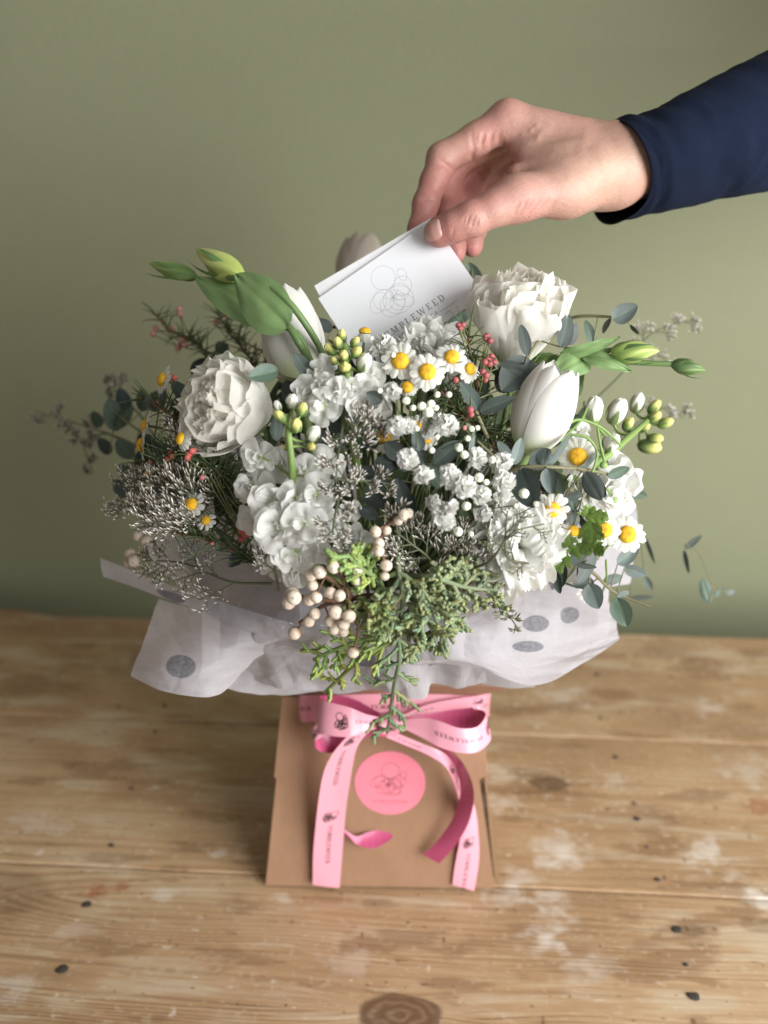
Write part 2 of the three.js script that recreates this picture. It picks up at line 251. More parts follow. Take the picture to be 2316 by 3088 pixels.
const satin = { roughness: 0.27, sheen: 0.3, sheenRoughness: 0.5, sheenColor: new THREE.Color(0.9, 0.6, 0.68), side: THREE.DoubleSide };
const ribbonFront = new THREE.MeshPhysicalMaterial({ map: printed, ...satin }), ribbonBack = new THREE.MeshPhysicalMaterial({ map: plainBack, ...satin });
const ribbon = thing('ribbon_bow', 'glossy pink satin bow with black lettering tied round the neck of the box', 'ribbon');
function strip(name, rows, t0, reverse, label) {                      // rows of [left x, y, depth, right x, y, depth]: the two edges of the ribbon
  const A = rows.map((r) => at(r[0], r[1], r[2])), B = rows.map((r) => at(r[3], r[4], r[5])), n = rows.length * 7, len = [0];
  for (let i = 1; i <= n; i++) len.push(len[i - 1] + cr(A, i / n).add(cr(B, i / n)).multiplyScalar(0.5).distanceTo(cr(A, (i - 1) / n).add(cr(B, (i - 1) / n)).multiplyScalar(0.5)));
  const one = (sgn) => { const k = new MB(); k.grid(6, n, (u, v) => {
    const a = cr(A, v), b = cr(B, v), e = 0.012, T = cr(A, clamp(v + e)).add(cr(B, clamp(v + e))).sub(cr(A, clamp(v - e))).sub(cr(B, clamp(v - e))), N = T.clone().cross(b.clone().sub(a)).normalize(), p = a.lerp(b, u);
    p.addScaledVector(N, sgn * 0.00018 + 0.0007 * Math.sin(u * Math.PI) * Math.sin(v * 5 + t0 * 9)); return [p.x, p.y, p.z];
  }, { uv: (u, v) => [reverse ? 1 - u : u, -(len[Math.round(v * n)] / 0.08 + t0)] }); return k; };
  const f = one(reverse ? -1 : 1), b = one(reverse ? 1 : -1), g = new MB(), m = f.p.length / 3;
  g.p = f.p.concat(b.p); g.t = f.t.concat(b.t); g.c = f.c.concat(b.c); g.i = f.i.concat(b.i.map((x) => x + m));
  const geo = g.geo(); geo.deleteAttribute('color'); geo.addGroup(0, f.i.length, 0); geo.addGroup(f.i.length, b.i.length, 1);
  const o = part(name, geo, [ribbonFront, ribbonBack], ribbon); if (label) o.userData.label = label; return o;
}
// rows with the depths of both edges alike: [ax, ay, bx, by, d]
const even = (rows) => rows.map(([a, b, c, d, z]) => [a, b, z, c, d, z]);
strip('neck_band', even([[880, 2172, 872, 2090, 0.725], [912, 2178, 900, 2096, 0.682], [960, 2176, 950, 2096, 0.678], [1170, 2172, 1170, 2092, 0.676], [1400, 2168, 1400, 2092, 0.677], [1452, 2166, 1455, 2094, 0.68], [1475, 2160, 1480, 2090, 0.72]]), 0.05, false);
strip('bow_loop', even([[1165, 2200, 1165, 2160, 0.662], [1060, 2182, 1060, 2106, 0.67], [985, 2190, 985, 2097, 0.668], [950, 2196, 962, 2102, 0.656], [972, 2214, 980, 2114, 0.641], [1050, 2222, 1050, 2132, 0.636], [1100, 2204, 1105, 2154, 0.642], [1160, 2196, 1160, 2166, 0.651]]), 0.05, false, 'left loop of the bow, folded towards the front');
strip('bow_loop', even([[1150, 2205, 1145, 2180, 0.66], [1070, 2238, 1060, 2180, 0.663], [1003, 2269, 990, 2188, 0.664], [960, 2262, 945, 2196, 0.657], [950, 2238, 948, 2190, 0.648], [985, 2215, 990, 2165, 0.645]]), 0.4, false);
strip('bow_loop', even([[1190, 2200, 1200, 2160, 0.66], [1238, 2167, 1222, 2153, 0.668], [1307, 2150, 1284, 2126, 0.671], [1378, 2140, 1375, 2107, 0.672], [1456, 2128, 1458, 2097, 0.672]]), 0.35, false);
strip('bow_loop', even([[1225, 2195, 1225, 2163, 0.662], [1310, 2205, 1310, 2150, 0.669], [1390, 2216, 1385, 2139, 0.67], [1462, 2220, 1446, 2140, 0.664], [1480, 2230, 1464, 2157, 0.652], [1447, 2264, 1438, 2192, 0.641], [1398, 2271, 1387, 2196, 0.637], [1330, 2255, 1330, 2176, 0.64], [1280, 2228, 1284, 2166, 0.645], [1215, 2196, 1222, 2170, 0.651]]), 0.28, true, 'right loop of the bow, open, with a darker inside');
strip('ribbon_tail', [[1100, 2181, 0.655, 1158, 2176, 0.655], [1046, 2222, 0.65, 1110, 2209, 0.652], [1000, 2277, 0.655, 1078, 2250, 0.655], [976, 2330, 0.664, 1064, 2305, 0.664], [963, 2396, 0.676, 1055, 2360, 0.674], [954, 2470, 0.69, 1043, 2442, 0.69], [945, 2571, 0.706, 1034, 2550, 0.706], [943, 2668, 0.716, 1024, 2677, 0.716]], 0.91, false, 'long pale left tail of the ribbon, printed with lettering');
strip('ribbon_tail', [[1020, 2480, 0.702, 1025, 2500, 0.702], [1041, 2503, 0.702, 1041, 2514, 0.702], [1075, 2522, 0.704, 1075, 2546, 0.703], [1112, 2509, 0.707, 1112, 2558, 0.702], [1150, 2504, 0.709, 1148, 2551, 0.703], [1186, 2519, 0.708, 1183, 2527, 0.706]], 0.5, false, 'short dark pink ribbon end curling out behind the left tail');
strip('ribbon_tail', [[1165, 2224, 0.652, 1187, 2206, 0.655], [1222, 2248, 0.65, 1240, 2229, 0.654], [1284, 2274, 0.652, 1295, 2251, 0.656], [1337, 2306, 0.658, 1344, 2275, 0.662], [1364, 2350, 0.668, 1378, 2318, 0.672], [1380, 2405, 0.68, 1396, 2370, 0.684], [1396, 2465, 0.694, 1430, 2430, 0.696], [1386, 2538, 0.704, 1442, 2511, 0.705], [1372, 2610, 0.712, 1444, 2595, 0.713], [1364, 2668, 0.717, 1430, 2686, 0.717]], 0.45, false, 'long pale right tail of the ribbon');
strip('ribbon_tail', [[1290, 2235, 0.664, 1320, 2235, 0.66], [1337, 2273, 0.668, 1382, 2285, 0.655], [1375, 2320, 0.672, 1416, 2341, 0.656], [1388, 2385, 0.678, 1429, 2400, 0.664], [1371, 2456, 0.686, 1417, 2470, 0.676], [1334, 2516, 0.696, 1385, 2534, 0.688], [1298, 2557, 0.702, 1348, 2580, 0.697], [1274, 2576, 0.706, 1324, 2604, 0.702]], 0.5, true, 'dark pink right tail of the ribbon showing its reverse');
strip('ribbon_knot', even([[1150, 2150, 1205, 2146, 0.656], [1143, 2172, 1218, 2164, 0.644], [1146, 2196, 1222, 2186, 0.641], [1156, 2216, 1200, 2212, 0.650], [1160, 2222, 1190, 2220, 0.66]]), 0.9, false);
strip('ribbon_knot', even([[1130, 2196, 1160, 2180, 0.652], [1132, 2208, 1180, 2192, 0.645], [1150, 2222, 1180, 2206, 0.65]]), 0.9, true);

// ---------- tissue paper ----------
function facet(x, y, s) { const i = Math.floor(x), j = Math.floor(y), a = x - i, b = y - j, h = (p, q) => h3(p, q, s) * 2 - 1; return a + b < 1 ? h(i, j) + (h(i + 1, j) - h(i, j)) * a + (h(i, j + 1) - h(i, j)) * b : h(i + 1, j + 1) + (h(i, j + 1) - h(i + 1, j + 1)) * (1 - a) + (h(i + 1, j) - h(i + 1, j + 1)) * (1 - b); }
function paper(label, rows, dots, o = {}) {
  const G = rows.map((r) => r.map((q) => (q.isVector3 ? q : at(q[0], q[1], q[2])))), pt = (u, v) => cr(G.map((r) => cr(r, u)), v), c0 = V(0, 0.25, -0.08), seed = o.seed ?? 1;
  const Lu = pt(0, 0.5).distanceTo(pt(0.5, 0.5)) + pt(0.5, 0.5).distanceTo(pt(1, 0.5)), Lv = pt(0.5, 0).distanceTo(pt(0.5, 0.5)) + pt(0.5, 0.5).distanceTo(pt(0.5, 1));
  const spots = (dots || []).map(([x, y, r, r2 = r, rot = 0]) => { let best = 1e9, k = [0, 0]; for (let i = 0; i <= 50; i++) for (let j = 0; j <= 50; j++) { const s = seen(pt(i / 50, j / 50)), q = Math.hypot(s[0] - x, s[1] - y); if (q < best) { best = q; k = [i / 50, j / 50]; } } return [...k, r, r2, rot]; });
  const nz = (x, y) => fbm(x * 60 * Lu, y * 300 * Lv, 3, seed);
  const map = tex(320, 320, (X, Y) => {
    const u = (X + 0.5) / 320, v = (Y + 0.5) / 320, f = nz(u, v), g = fbm(u * 700 * Lu, v * 700 * Lv, 2, seed + 4); let k = 1 + 0.10 * f + 0.06 * g, c = [0.60 * k, 0.575 * k, 0.61 * k];
    for (const [a, b, r, r2, rot] of spots) { const du = (u - a) * Lu, dv = (v - b) * Lv, q = Math.hypot((du * Math.cos(rot) + dv * Math.sin(rot)) / r, (dv * Math.cos(rot) - du * Math.sin(rot)) / r2); if (q < 1.06) c = mixc(c, [0.25 + 0.12 * g, 0.25 + 0.12 * g, 0.28 + 0.12 * g], 1 - sstep(0.95, 1.05, q)); }
    return c;
  });
  map.wrapS = map.wrapT = THREE.ClampToEdgeWrapping;
  const m = new THREE.MeshPhysicalMaterial({ map, roughness: 0.97, transmission: o.through ?? 0.55, thickness: 0, flatShading: true, side: THREE.DoubleSide });
  const k = new MB(), amp = o.amp ?? 0.0012, dirs = (u, v) => { const e = 0.02, a = pt(clamp(u + e), v).sub(pt(clamp(u - e), v)), b = pt(u, clamp(v + e)).sub(pt(u, clamp(v - e))); return a.cross(b).normalize(); };
  k.grid(o.nu ?? 96, o.nv ?? 64, (u, v) => {
    const p = pt(u, v), N = dirs(u, v), a = u * Lu, b = v * Lv; let w = 0;
    for (let i = 0; i < 4; i++) { const f = [19, 37, 68, 130][i], t = seed + i * 1.9, c = facet(a * f * Math.cos(t) + b * f * Math.sin(t), (b * Math.cos(t) - a * Math.sin(t)) * f * 0.7, seed + 30 + i); w += 2.6 * c * [1.6, 1.25, 0.6, 0.25][i]; }
    if (o.pleat) w += o.pleat * Math.sin(u * o.pleats + 1.2 * n2(u * 6, v * 3, seed)) * (0.35 + 0.65 * v);
    p.addScaledVector(N, amp * w); return [p.x, p.y, p.z];
  });
  const t = thing('tissue_paper_sheet', label, 'tissue paper', undefined); const g = k.geo(); g.deleteAttribute('color'); part('sheet', g, m, t); return t;
}
{
  const ring = (a, r, y) => V(Math.sin(a) * r * 1.05, y, -0.075 + Math.cos(a) * r);
  paper('white tissue paper sheet pointing out to the left as a long flat corner', [
    [[309, 1686, 0.645], [476, 1748, 0.615], [640, 1805, 0.585], [800, 1856, 0.56], [930, 1900, 0.55]],
    [[312, 1712, 0.642], [476, 1772, 0.610], [645, 1830, 0.582], [800, 1885, 0.560], [930, 1925, 0.553]],
    [[318, 1740, 0.640], [480, 1798, 0.606], [650, 1860, 0.582], [805, 1915, 0.566], [930, 1950, 0.56]]], [[517, 1793, 0.012, 0.0035]], { seed: 3, amp: 0.0006 });
  paper('white dotted tissue paper sheet drooping at the left over the box edge', [
    [[474, 1800, 0.606], [560, 1822, 0.592], [660, 1850, 0.578], [780, 1884, 0.566], [860, 1915, 0.563]],
    [[440, 1900, 0.590], [540, 1915, 0.570], [650, 1930, 0.562], [760, 1945, 0.567], [840, 1950, 0.575]],
    [[418, 1985, 0.585], [525, 2010, 0.560], [640, 2010, 0.556], [740, 1995, 0.572], [810, 1985, 0.585]],
    [[412, 2034, 0.588], [490, 2076, 0.566], [600, 2094, 0.560], [695, 2066, 0.574], [764, 1990, 0.590]]], [[548, 2008, 0.0098, 0.0070, 0.5]], { seed: 8, amp: 0.0012 });
  paper('white pleated tissue paper sheet gathered along the front edge of the box', [
    [[690, 1830, 0.625], [820, 1780, 0.605], [1000, 1780, 0.595], [1150, 1780, 0.59], [1320, 1790, 0.595], [1460, 1830, 0.60]],
    [[690, 1900, 0.59], [840, 1895, 0.57], [1000, 1890, 0.560], [1150, 1890, 0.555], [1320, 1890, 0.56], [1460, 1900, 0.575]],
    [[680, 1985, 0.60], [840, 1970, 0.580], [1000, 1975, 0.582], [1150, 1960, 0.565], [1320, 1950, 0.565], [1460, 1965, 0.58]],
    [[690, 2066, 0.615], [840, 2094, 0.598], [1000, 2088, 0.605], [1150, 2070, 0.602], [1245, 2096, 0.598], [1330, 2060, 0.61], [1460, 2030, 0.61]]], [[1349, 2005, 0.0105, 0.0032, -0.55], [1090, 1990, 0.010, 0.006, 0.2]], { seed: 13, amp: 0.0022, pleat: 0.8, pleats: 34 });
  paper('white tissue paper sheet with three grey dots spread out at the right front', [
    [[1250, 1860, 0.565], [1370, 1805, 0.568], [1520, 1770, 0.585], [1680, 1756, 0.61], [1836, 1752, 0.655]],
    [[1240, 1930, 0.552], [1370, 1890, 0.548], [1520, 1870, 0.560], [1690, 1850, 0.59], [1856, 1842, 0.635]],
    [[1235, 1990, 0.560], [1380, 1985, 0.548], [1520, 1985, 0.555], [1700, 1960, 0.580], [1866, 1900, 0.622]],
    [[1235, 2000, 0.575], [1400, 1996, 0.556], [1610, 2067, 0.560], [1770, 1993, 0.585], [1872, 1926, 0.618]]], [[1612, 1884, 0.0098, 0.0050, 0.15], [1598, 1950, 0.0108, 0.0036, 0.12], [1728, 1848, 0.0075, 0.0064, -0.4]], { seed: 21, amp: 0.0010 });
  paper('plain white tissue paper sheet lowest at the right, showing under the dotted one', [
    [[1380, 2000, 0.60], [1500, 1990, 0.60], [1640, 1985, 0.61]],
    [[1385, 2030, 0.61], [1500, 2030, 0.61], [1630, 2025, 0.615]],
    [[1390, 2062, 0.63], [1500, 2075, 0.625], [1612, 2074, 0.622]]], [], { seed: 27, amp: 0.0006, nu: 24, nv: 14 });
  paper('plain white tissue paper sheet lowest at the left, in a folded strip over the collar', [
    [[690, 2010, 0.605], [780, 2030, 0.61], [880, 2040, 0.62], [960, 2040, 0.625]],
    [[688, 2055, 0.61], [775, 2070, 0.615], [870, 2075, 0.625], [960, 2075, 0.635]],
    [[678, 2078, 0.612], [760, 2096, 0.617], [850, 2098, 0.63], [960, 2090, 0.64]]], [], { seed: 29, amp: 0.0012, nu: 24, nv: 14 });
  const back = (a0, a1, y1, r1, n) => { const rows = [[], [], []]; for (let i = 0; i < n; i++) { const a = lerp(a0, a1, i / (n - 1)) * D2R, w = 0.008 * Math.sin(i * 2.1); rows[0].push(ring(a, 0.072, 0.185)); rows[1].push(ring(a, 0.115 + w * 0.5, 0.235)); rows[2].push(ring(a, r1 + w, y1 + w)); } return rows; };
  paper('white tissue paper sheet standing up behind the flowers at the left', back(-172, -62, 0.285, 0.158, 6), [], { seed: 33, amp: 0.002 });
  paper('white tissue paper sheet standing up behind the flowers at the right', back(52, 176, 0.285, 0.156, 6), [], { seed: 37, amp: 0.002 });
  paper('white tissue paper sheet lining the left front under the dark twigs', [
    [[490, 1630, 0.69], [620, 1620, 0.67], [760, 1640, 0.64], [900, 1690, 0.61]],
    [[500, 1740, 0.67], [620, 1750, 0.645], [780, 1770, 0.615], [900, 1800, 0.60]],
    [[560, 1830, 0.65], [700, 1870, 0.625], [800, 1900, 0.60], [900, 1930, 0.59]]], [[499, 1668, 0.008, 0.009]], { seed: 41, amp: 0.0016 });
  paper('white tissue paper tip rising at the right behind the yellow centred daisies', [
    [[1740, 1500, 0.64], [1830, 1470, 0.65], [1912, 1480, 0.665]],
    [[1740, 1600, 0.63], [1840, 1600, 0.64], [1922, 1580, 0.66]],
    [[1740, 1760, 0.62], [1830, 1770, 0.635], [1890, 1760, 0.655]]], [], { seed: 45, amp: 0.001, nu: 24, nv: 24 });
  const cl = new THREE.MeshPhysicalMaterial({ color: 0xffffff, roughness: 0.04, transmission: 1, thickness: 0, ior: 1.5, side: THREE.DoubleSide });
  const k = new MB(), rows = [[[785, 1868, 0.556], [860, 1866, 0.55], [930, 1872, 0.545], [980, 1878, 0.545]], [[800, 1890, 0.553], [870, 1896, 0.545], [930, 1900, 0.541], [985, 1900, 0.543]], [[850, 1912, 0.552], [890, 1928, 0.546], [940, 1935, 0.542], [990, 1930, 0.545]]].map((r) => r.map((q) => at(...q)));
  k.grid(36, 18, (u, v) => { const p = cr(rows.map((r) => cr(r, u)), v), c = n2(u * 9, v * 5, 4), d = n2(u * 17 + v * 5, v * 9, 6); p.addScaledVector(dirS(0, 0.3), 0.0035 * (1 - 2 * Math.abs(c)) + 0.0018 * (1 - 2 * Math.abs(d))); return [p.x, p.y, p.z]; });
  const t = thing('cellophane_wrap', 'crinkled clear cellophane catching the light under the cream berries', 'cellophane'); part('film', k.geo(), cl, t);
}

// ---------- the two cards ----------
{
  const face = drawn(1024, 640, (g, w, h) => {
    g.fillStyle = '#f1f2f7'; g.fillRect(0, 0, w, h);
    logo(g, 470, 262, 226, 2.6, 'rgba(135,137,147,0.6)');
    g.fillStyle = '#55565f'; g.font = '62px serif'; spaced(g, 'TUMBLEWEED', 500, 512, 14); g.font = '34px serif'; spaced(g, 'PASADENA, CA', 510, 566, 9);
    g.fillStyle = 'rgba(110,110,120,0.6)'; for (let i = 0; i < 14; i++) g.fillRect(690 + i * 11, 560 + (i % 3), 7, 6); for (let i = 0; i < 5; i++) g.fillRect(715 + i * 11, 590 + (i % 2), 7, 6);
  });
  const cf = new THREE.MeshStandardMaterial({ map: face, roughness: 0.55 }), ce = new THREE.MeshStandardMaterial({ color: 0xf2f2f5, roughness: 0.6 });
  const card = (label, tl, tr, br, m) => {
    const ex = tr.clone().sub(tl), w = ex.length(); ex.normalize(); const ey = tr.clone().sub(br); ey.addScaledVector(ex, -ey.dot(ex)); const hgt = ey.length(); ey.normalize(); const ez = ex.clone().cross(ey);
    const t = thing('business_card', label, 'card', undefined); t.position.copy(tl).addScaledVector(ex, w / 2).addScaledVector(ey, -hgt / 2); t.quaternion.setFromRotationMatrix(new THREE.Matrix4().makeBasis(ex, ey, ez));
    part('card_stock', new THREE.BoxGeometry(w, hgt, 0.0004), [ce, ce, ce, ce, m, ce], t);
    return t;
  };
  card('front white card held by the thumb, printed with a fine looping flower drawing', at(960, 900, 0.567), at(1302, 663, 0.5585), at(1424, 916, 0.547), cf);
  card('plain white card just behind the printed one, its upper edge showing', at(948, 862, 0.571), at(1299, 658, 0.5602), at(1416, 911, 0.549), ce);
}
// ---------- flower parts ----------
function petal(o) {                                                   // a petal growing along +Y, facing +Z
  const { L = 0.02, W = 0.01, a = [0, 0, 0], cup = 0, ruf = 0, rf = 3, ph = 0, shape = 'oval', nu = 8, nv = 10, tip = 0.2, ser = 0, side = 0, col = () => [1, 1, 1], crease = 0, edge = 0, vein = 0 } = o, k = new MB();
  const sp = [[0, 0]], N = 40; for (let i = 1; i <= N; i++) { const v = (i - 0.5) / N, t = (a[0] + a[1] * v + a[2] * v * v) * D2R; sp.push([sp[i - 1][0] + Math.cos(t) * L / N, sp[i - 1][1] + Math.sin(t) * L / N]); }
  const wid = (v) => (shape === 'fan' ? 0.16 + 0.84 * Math.pow(Math.sin(Math.PI / 2 * Math.min(1, v * 1.18)), 1.3) * (v > 0.85 ? 1 - 0.10 * ((v - 0.85) / 0.15) ** 2 : 1) : shape === 'strap' ? (0.45 + 0.55 * sstep(0, 0.45, v)) * (v > 0.78 ? Math.sqrt(Math.max(0.02, 1 - ((v - 0.78) / 0.225) ** 2)) : 1) : shape === 'leaf' ? Math.pow(Math.sin(Math.PI * Math.pow(0.02 + 0.975 * v, 0.8)), 0.85) : Math.pow(Math.max(0, Math.sin(Math.PI * (0.03 + 0.965 * v))), 0.6));
  return k.grid(nu, nv, (U, v) => {
    const u = U * 2 - 1, f = v * N, i = Math.min(N - 1, Math.floor(f)), q = f - i, y0 = lerp(sp[i][0], sp[i + 1][0], q), z0 = lerp(sp[i][1], sp[i + 1][1], q), t = (a[0] + a[1] * v + a[2] * v * v) * D2R, w = W * wid(v);
    const off = cup * w * u * u + ruf * Math.sin(rf * Math.PI * u + ph + v * 2) * v * v * (0.4 + 0.6 * Math.abs(u)) + ruf * 0.6 * n2(u * 2.2 + ph, v * 2.6, 5) * v - crease * W * Math.exp(-u * u * 18) * Math.sin(v * Math.PI) + edge * Math.sin(rf * 1.9 * Math.PI * u + ph * 2) * Math.pow(Math.max(Math.abs(u), v), 4) * v + vein * 0.00022 * Math.sin(u * 34 + 2 * n2(u * 3, v * 2, 9));
    const dn = -tip * L * u * u * sstep(0.3, 1, v) * (shape === 'fan' ? 1 : 0) + ser * ((i, s) => s * L)(0, v > 0.98 ? (Math.round(U * nu) % 2 ? 1 : -0.3) : 0), cv = cup > 0 ? 1 - 0.18 * cup * u * u : 1;
    return [u * w * cv + side * L * v * v, y0 + dn * Math.cos(t) - Math.sin(t) * off, z0 + dn * Math.sin(t) + Math.cos(t) * off];
  }, { col: (U, v) => col(U * 2 - 1, v) });
}
const white = mat(0.84, 0.835, 0.81, { roughness: 0.95, transmission: 0.44, thickness: 0 });
const ivory = mat(0.90, 0.885, 0.84, { roughness: 0.95, transmission: 0.62, thickness: 0 });
const tulipWhite = mat(0.84, 0.82, 0.775, { roughness: 0.9, transmission: 0.22, thickness: 0, specularIntensity: 0.6 });
const green = mat(0.12, 0.185, 0.06, { roughness: 0.55 }), freshGreen = mat(0.17, 0.30, 0.055, { roughness: 0.5, transmission: 0.2, thickness: 0 });
const stemGreen = mat(0.105, 0.16, 0.045, { roughness: 0.6 }), budMat = mat(1, 1, 1, { roughness: 0.6 });
const leafBlue = mat(0.080, 0.108, 0.098, { roughness: 0.6, sheen: 0.18, sheenRoughness: 0.6, sheenColor: new THREE.Color(0.55, 0.62, 0.68) });
const yolk = mat(0.74, 0.40, 0.018, { roughness: 0.8 }), twig = mat(0.085, 0.062, 0.038, { roughness: 0.8 });
const HEART = V(0.0, 0.20, -0.07);
function stem(p, dir, r, parent, m = stemGreen, reach = 1, name = 'stem') {   // a stalk from the back of a flower down into the bouquet
  const end = HEART.clone().lerp(p, 1 - reach), mid = p.clone().addScaledVector(dir, -p.distanceTo(end) * 0.45).lerp(end, 0.25), k = new MB();
  k.tube([p.clone().addScaledVector(dir, 0.0004), p.clone().addScaledVector(dir, -0.008), mid, end], r, { sides: 6, n: 14 });
  return k.build(name, m, parent);
}
const world = (o) => { o.updateMatrixWorld(true); return o; };
function rooted(name, p, label, cat, group) { const o = thing(name, label, cat, group); o.position.copy(p); return o; }
const local = (o, v) => v.clone().sub(o.position);
function stalk(o, p, dir, r, m, reach) { const s = stem(p, dir, r, o, m, reach); s.position.copy(o.position).negate(); return s; }

// chamomile: disc, petals each its own, stalk
const daisyPetals = [0, 1, 2, 3].map((i) => petal({ L: 0.0058, W: 0.00165, shape: 'strap', a: [4 + i * 3, -16 - 7 * i, -8], cup: -0.25, crease: -0.14, nu: 6, nv: 7, ruf: 0.00022, rf: 1, ph: i, side: (i - 1.5) * 0.04, col: (u, v) => [1, 1, 1 - 0.12 * (1 - v)] }).geo());
const daisyDisc = new MB().grid(28, 12, (u, v) => { const a = u * TAU, b = v * 1.75, k = 1 + 0.05 * Math.sin(a * 13 + v * 22) * Math.sin(v * 26 - a * 8), r = 0.0037 * Math.sin(b) * k; return [Math.cos(a) * r, 0.0026 * Math.cos(b) * k + 0.0007, Math.sin(a) * r]; }, { wrap: true, col: (u, v) => mixc([0.82, 0.72, 0.8], [1.05, 1.08, 1], sstep(0, 0.35, v)) }).geo();
const daisyCup = new MB().grid(14, 4, (u, v) => { const a = u * TAU, r = lerp(0.0036, 0.0007, v * v); return [Math.cos(a) * r, -0.0016 * Math.sqrt(v) + 0.0006, Math.sin(a) * r]; }, { wrap: true }).geo();
function daisy(label, px, py, diam, ax, ay, off, o = {}) {
  diam *= 1.1; const p = onDome(px, py, off), dir = dirS(ax, ay, o.back ?? 1), t = rooted('chamomile_flower', p, label, 'flower', undefined), R = rng(Math.round(px * 7 + py)), s = diam * pxm(p) / 0.0168, head = new THREE.Group();
  const n = o.n ?? 14, skip = o.skip ?? [];
  const k = new THREE.Quaternion().setFromUnitVectors(V(0, 1, 0), dir), add = (name, g, m, tilt, turn, lift) => { const q = part(name, g, m, t); q.scale.setScalar(s); q.quaternion.copy(k).multiply(new THREE.Quaternion().setFromAxisAngle(V(0, 1, 0), turn)).multiply(new THREE.Quaternion().setFromAxisAngle(V(1, 0, 0), tilt)); q.position.copy(lift); return q; };
  add('disc', daisyDisc, yolk, 0, R() * 6, V(0, 0, 0)); add('calyx', daisyCup, green, 0, 0, V(0, 0, 0));
  for (let i = 0; i < n; i++) {
    if (skip.includes(i)) continue;
    const a = (i + 0.25 * (R() - 0.5)) / n * TAU + (o.turn ?? 0), out = V(Math.sin(a) * 0.0027 * s, 0.0002 * (i % 2), Math.cos(a) * 0.0027 * s).applyQuaternion(k);
    const q = add('petal', daisyPetals[Math.floor(R() * 4)], white, 0, 0, out), d = (o.droop ?? 0) + (R() - 0.5) * 0.3;
    q.quaternion.copy(k).multiply(new THREE.Quaternion().setFromAxisAngle(V(0, 1, 0), a)).multiply(new THREE.Quaternion().setFromAxisAngle(V(1, 0, 0), Math.PI / 2 + d));
    q.rotateY(Math.PI); q.scale.set(s * (0.88 + 0.2 * R()), s * (0.88 + 0.24 * R()), s);
  }
  const st = o.to ? new MB().tube([p.clone(), p.clone().addScaledVector(dir, -0.006), at(...o.to)], 0.0008, { sides: 6, n: 10 }).build('stem', green, t) : stem(p, dir, 0.0008, t, green, o.reach ?? 0.75);
  st.position.copy(p).negate(); return t;
}
const D = [
  ['chamomile daisy facing forward with raised yellow disc, left one of the trio below the card', 1208, 1090, 108, -0.05, 0.15, 0.014],
  ['chamomile daisy overlapping the lower middle of the trio below the card', 1288, 1122, 104, 0.05, 0.05, 0.017],
  ['chamomile daisy on the right of the trio, next to red wax flower buds', 1362, 1078, 92, 0.1, 0.28, 0.02],
  ['small chamomile daisy tucked under the right one of the trio, half hidden', 1416, 1114, 78, 0.55, 0.2, 0.015, { droop: 0.2 }],
  ['chamomile daisy with only its yellow disc showing beneath the trio', 1229, 1168, 74, -0.15, 0.1, 0.008, { droop: 0.9 }],
  ['chamomile daisy seen from the side, yellow disc against the card and petals hanging', 1100, 1003, 74, 0.1, 0.95, 0.004, { droop: 1.1 }],
  ['large chamomile daisy facing left with many petals below the front tulip', 1742, 1378, 112, -0.2, 0.15, 0.012, { n: 16 }],
  ['chamomile daisy with orange disc above the bright green lobed leaves', 1665, 1537, 98, -0.1, -0.1, 0.012, { n: 12 }],
  ['small chamomile daisy with petals folded down between the green lobed leaves', 1730, 1603, 74, 0.15, 0.55, 0.016, { droop: 0.25, n: 11 }],
  ['chamomile daisy partly behind a green leaf tip, left of the lowest right one', 1822, 1598, 96, -0.05, 0.05, 0.004],
  ['large open chamomile daisy at the far right edge, in front of white paper', 1890, 1612, 108, 0.1, 0.15, 0.012, { n: 15 }],
  ['chamomile daisy turned away to the left, uppermost of those beside the left ruffled bloom', 493, 1146, 88, -0.85, 0.25, 0.02, { to: [640, 1190, 0.60] }],
  ['chamomile daisy in profile facing left, the middle one of the stacked left edge pair', 443, 1284, 82, -0.97, 0.15, 0.01, { to: [560, 1310, 0.60] }],
  ['chamomile daisy in profile facing left, the lower one of the stacked left edge pair', 432, 1342, 92, -0.97, 0.05, 0.014, { to: [570, 1336, 0.59] }],
  ['chamomile daisy in profile with drooping petals just left of the ruffled bloom', 548, 1324, 78, -0.8, 0.25, 0.03, { droop: 0.5, to: [650, 1362, 0.57] }],
  ['chamomile daisy with long thin petals among the left grey spikelets', 578, 1522, 84, -0.35, 0.35, 0.016, { n: 11 }],
  ['small chamomile daisy low among the grey spikelets at the left', 622, 1570, 58, -0.2, 0.4, 0.012, { n: 10 }],
  ['small drooping chamomile daisy beneath the stacked left edge pair', 452, 1430, 56, -0.5, -0.45, 0.02, { droop: 0.6, n: 9, to: [560, 1390, 0.60] }],
  ['blurred chamomile daisy peeping over the top of the right ruffled bloom', 1497, 850, 62, 0.15, 0.85, -0.03, { droop: 0.4, to: [1480, 950, 0.63] }],
  ['tiny chamomile daisy low at the right by the paper edge', 1768, 1786, 58, 0.2, -0.2, 0.0, { n: 10 }],
  ['chamomile daisy peeking out at the left rim of the ruffled bloom', 588, 1226, 70, -0.7, 0.1, 0.004],
  ['chamomile daisy in the shade below the upper stock, yellow centre half seen', 1158, 1318, 92, 0.05, 0.1, -0.012],
  ['chamomile daisy behind the double white pompoms, seen between two of them', 1284, 1322, 74, 0.1, 0.1, 0.006, { n: 11 }],
  ['chamomile daisy hidden behind the upper pompom pair, a yellow dot of disc', 1254, 1286, 70, -0.2, 0.2, -0.004, { n: 11 }],
];
for (const d of D) daisy(...d);

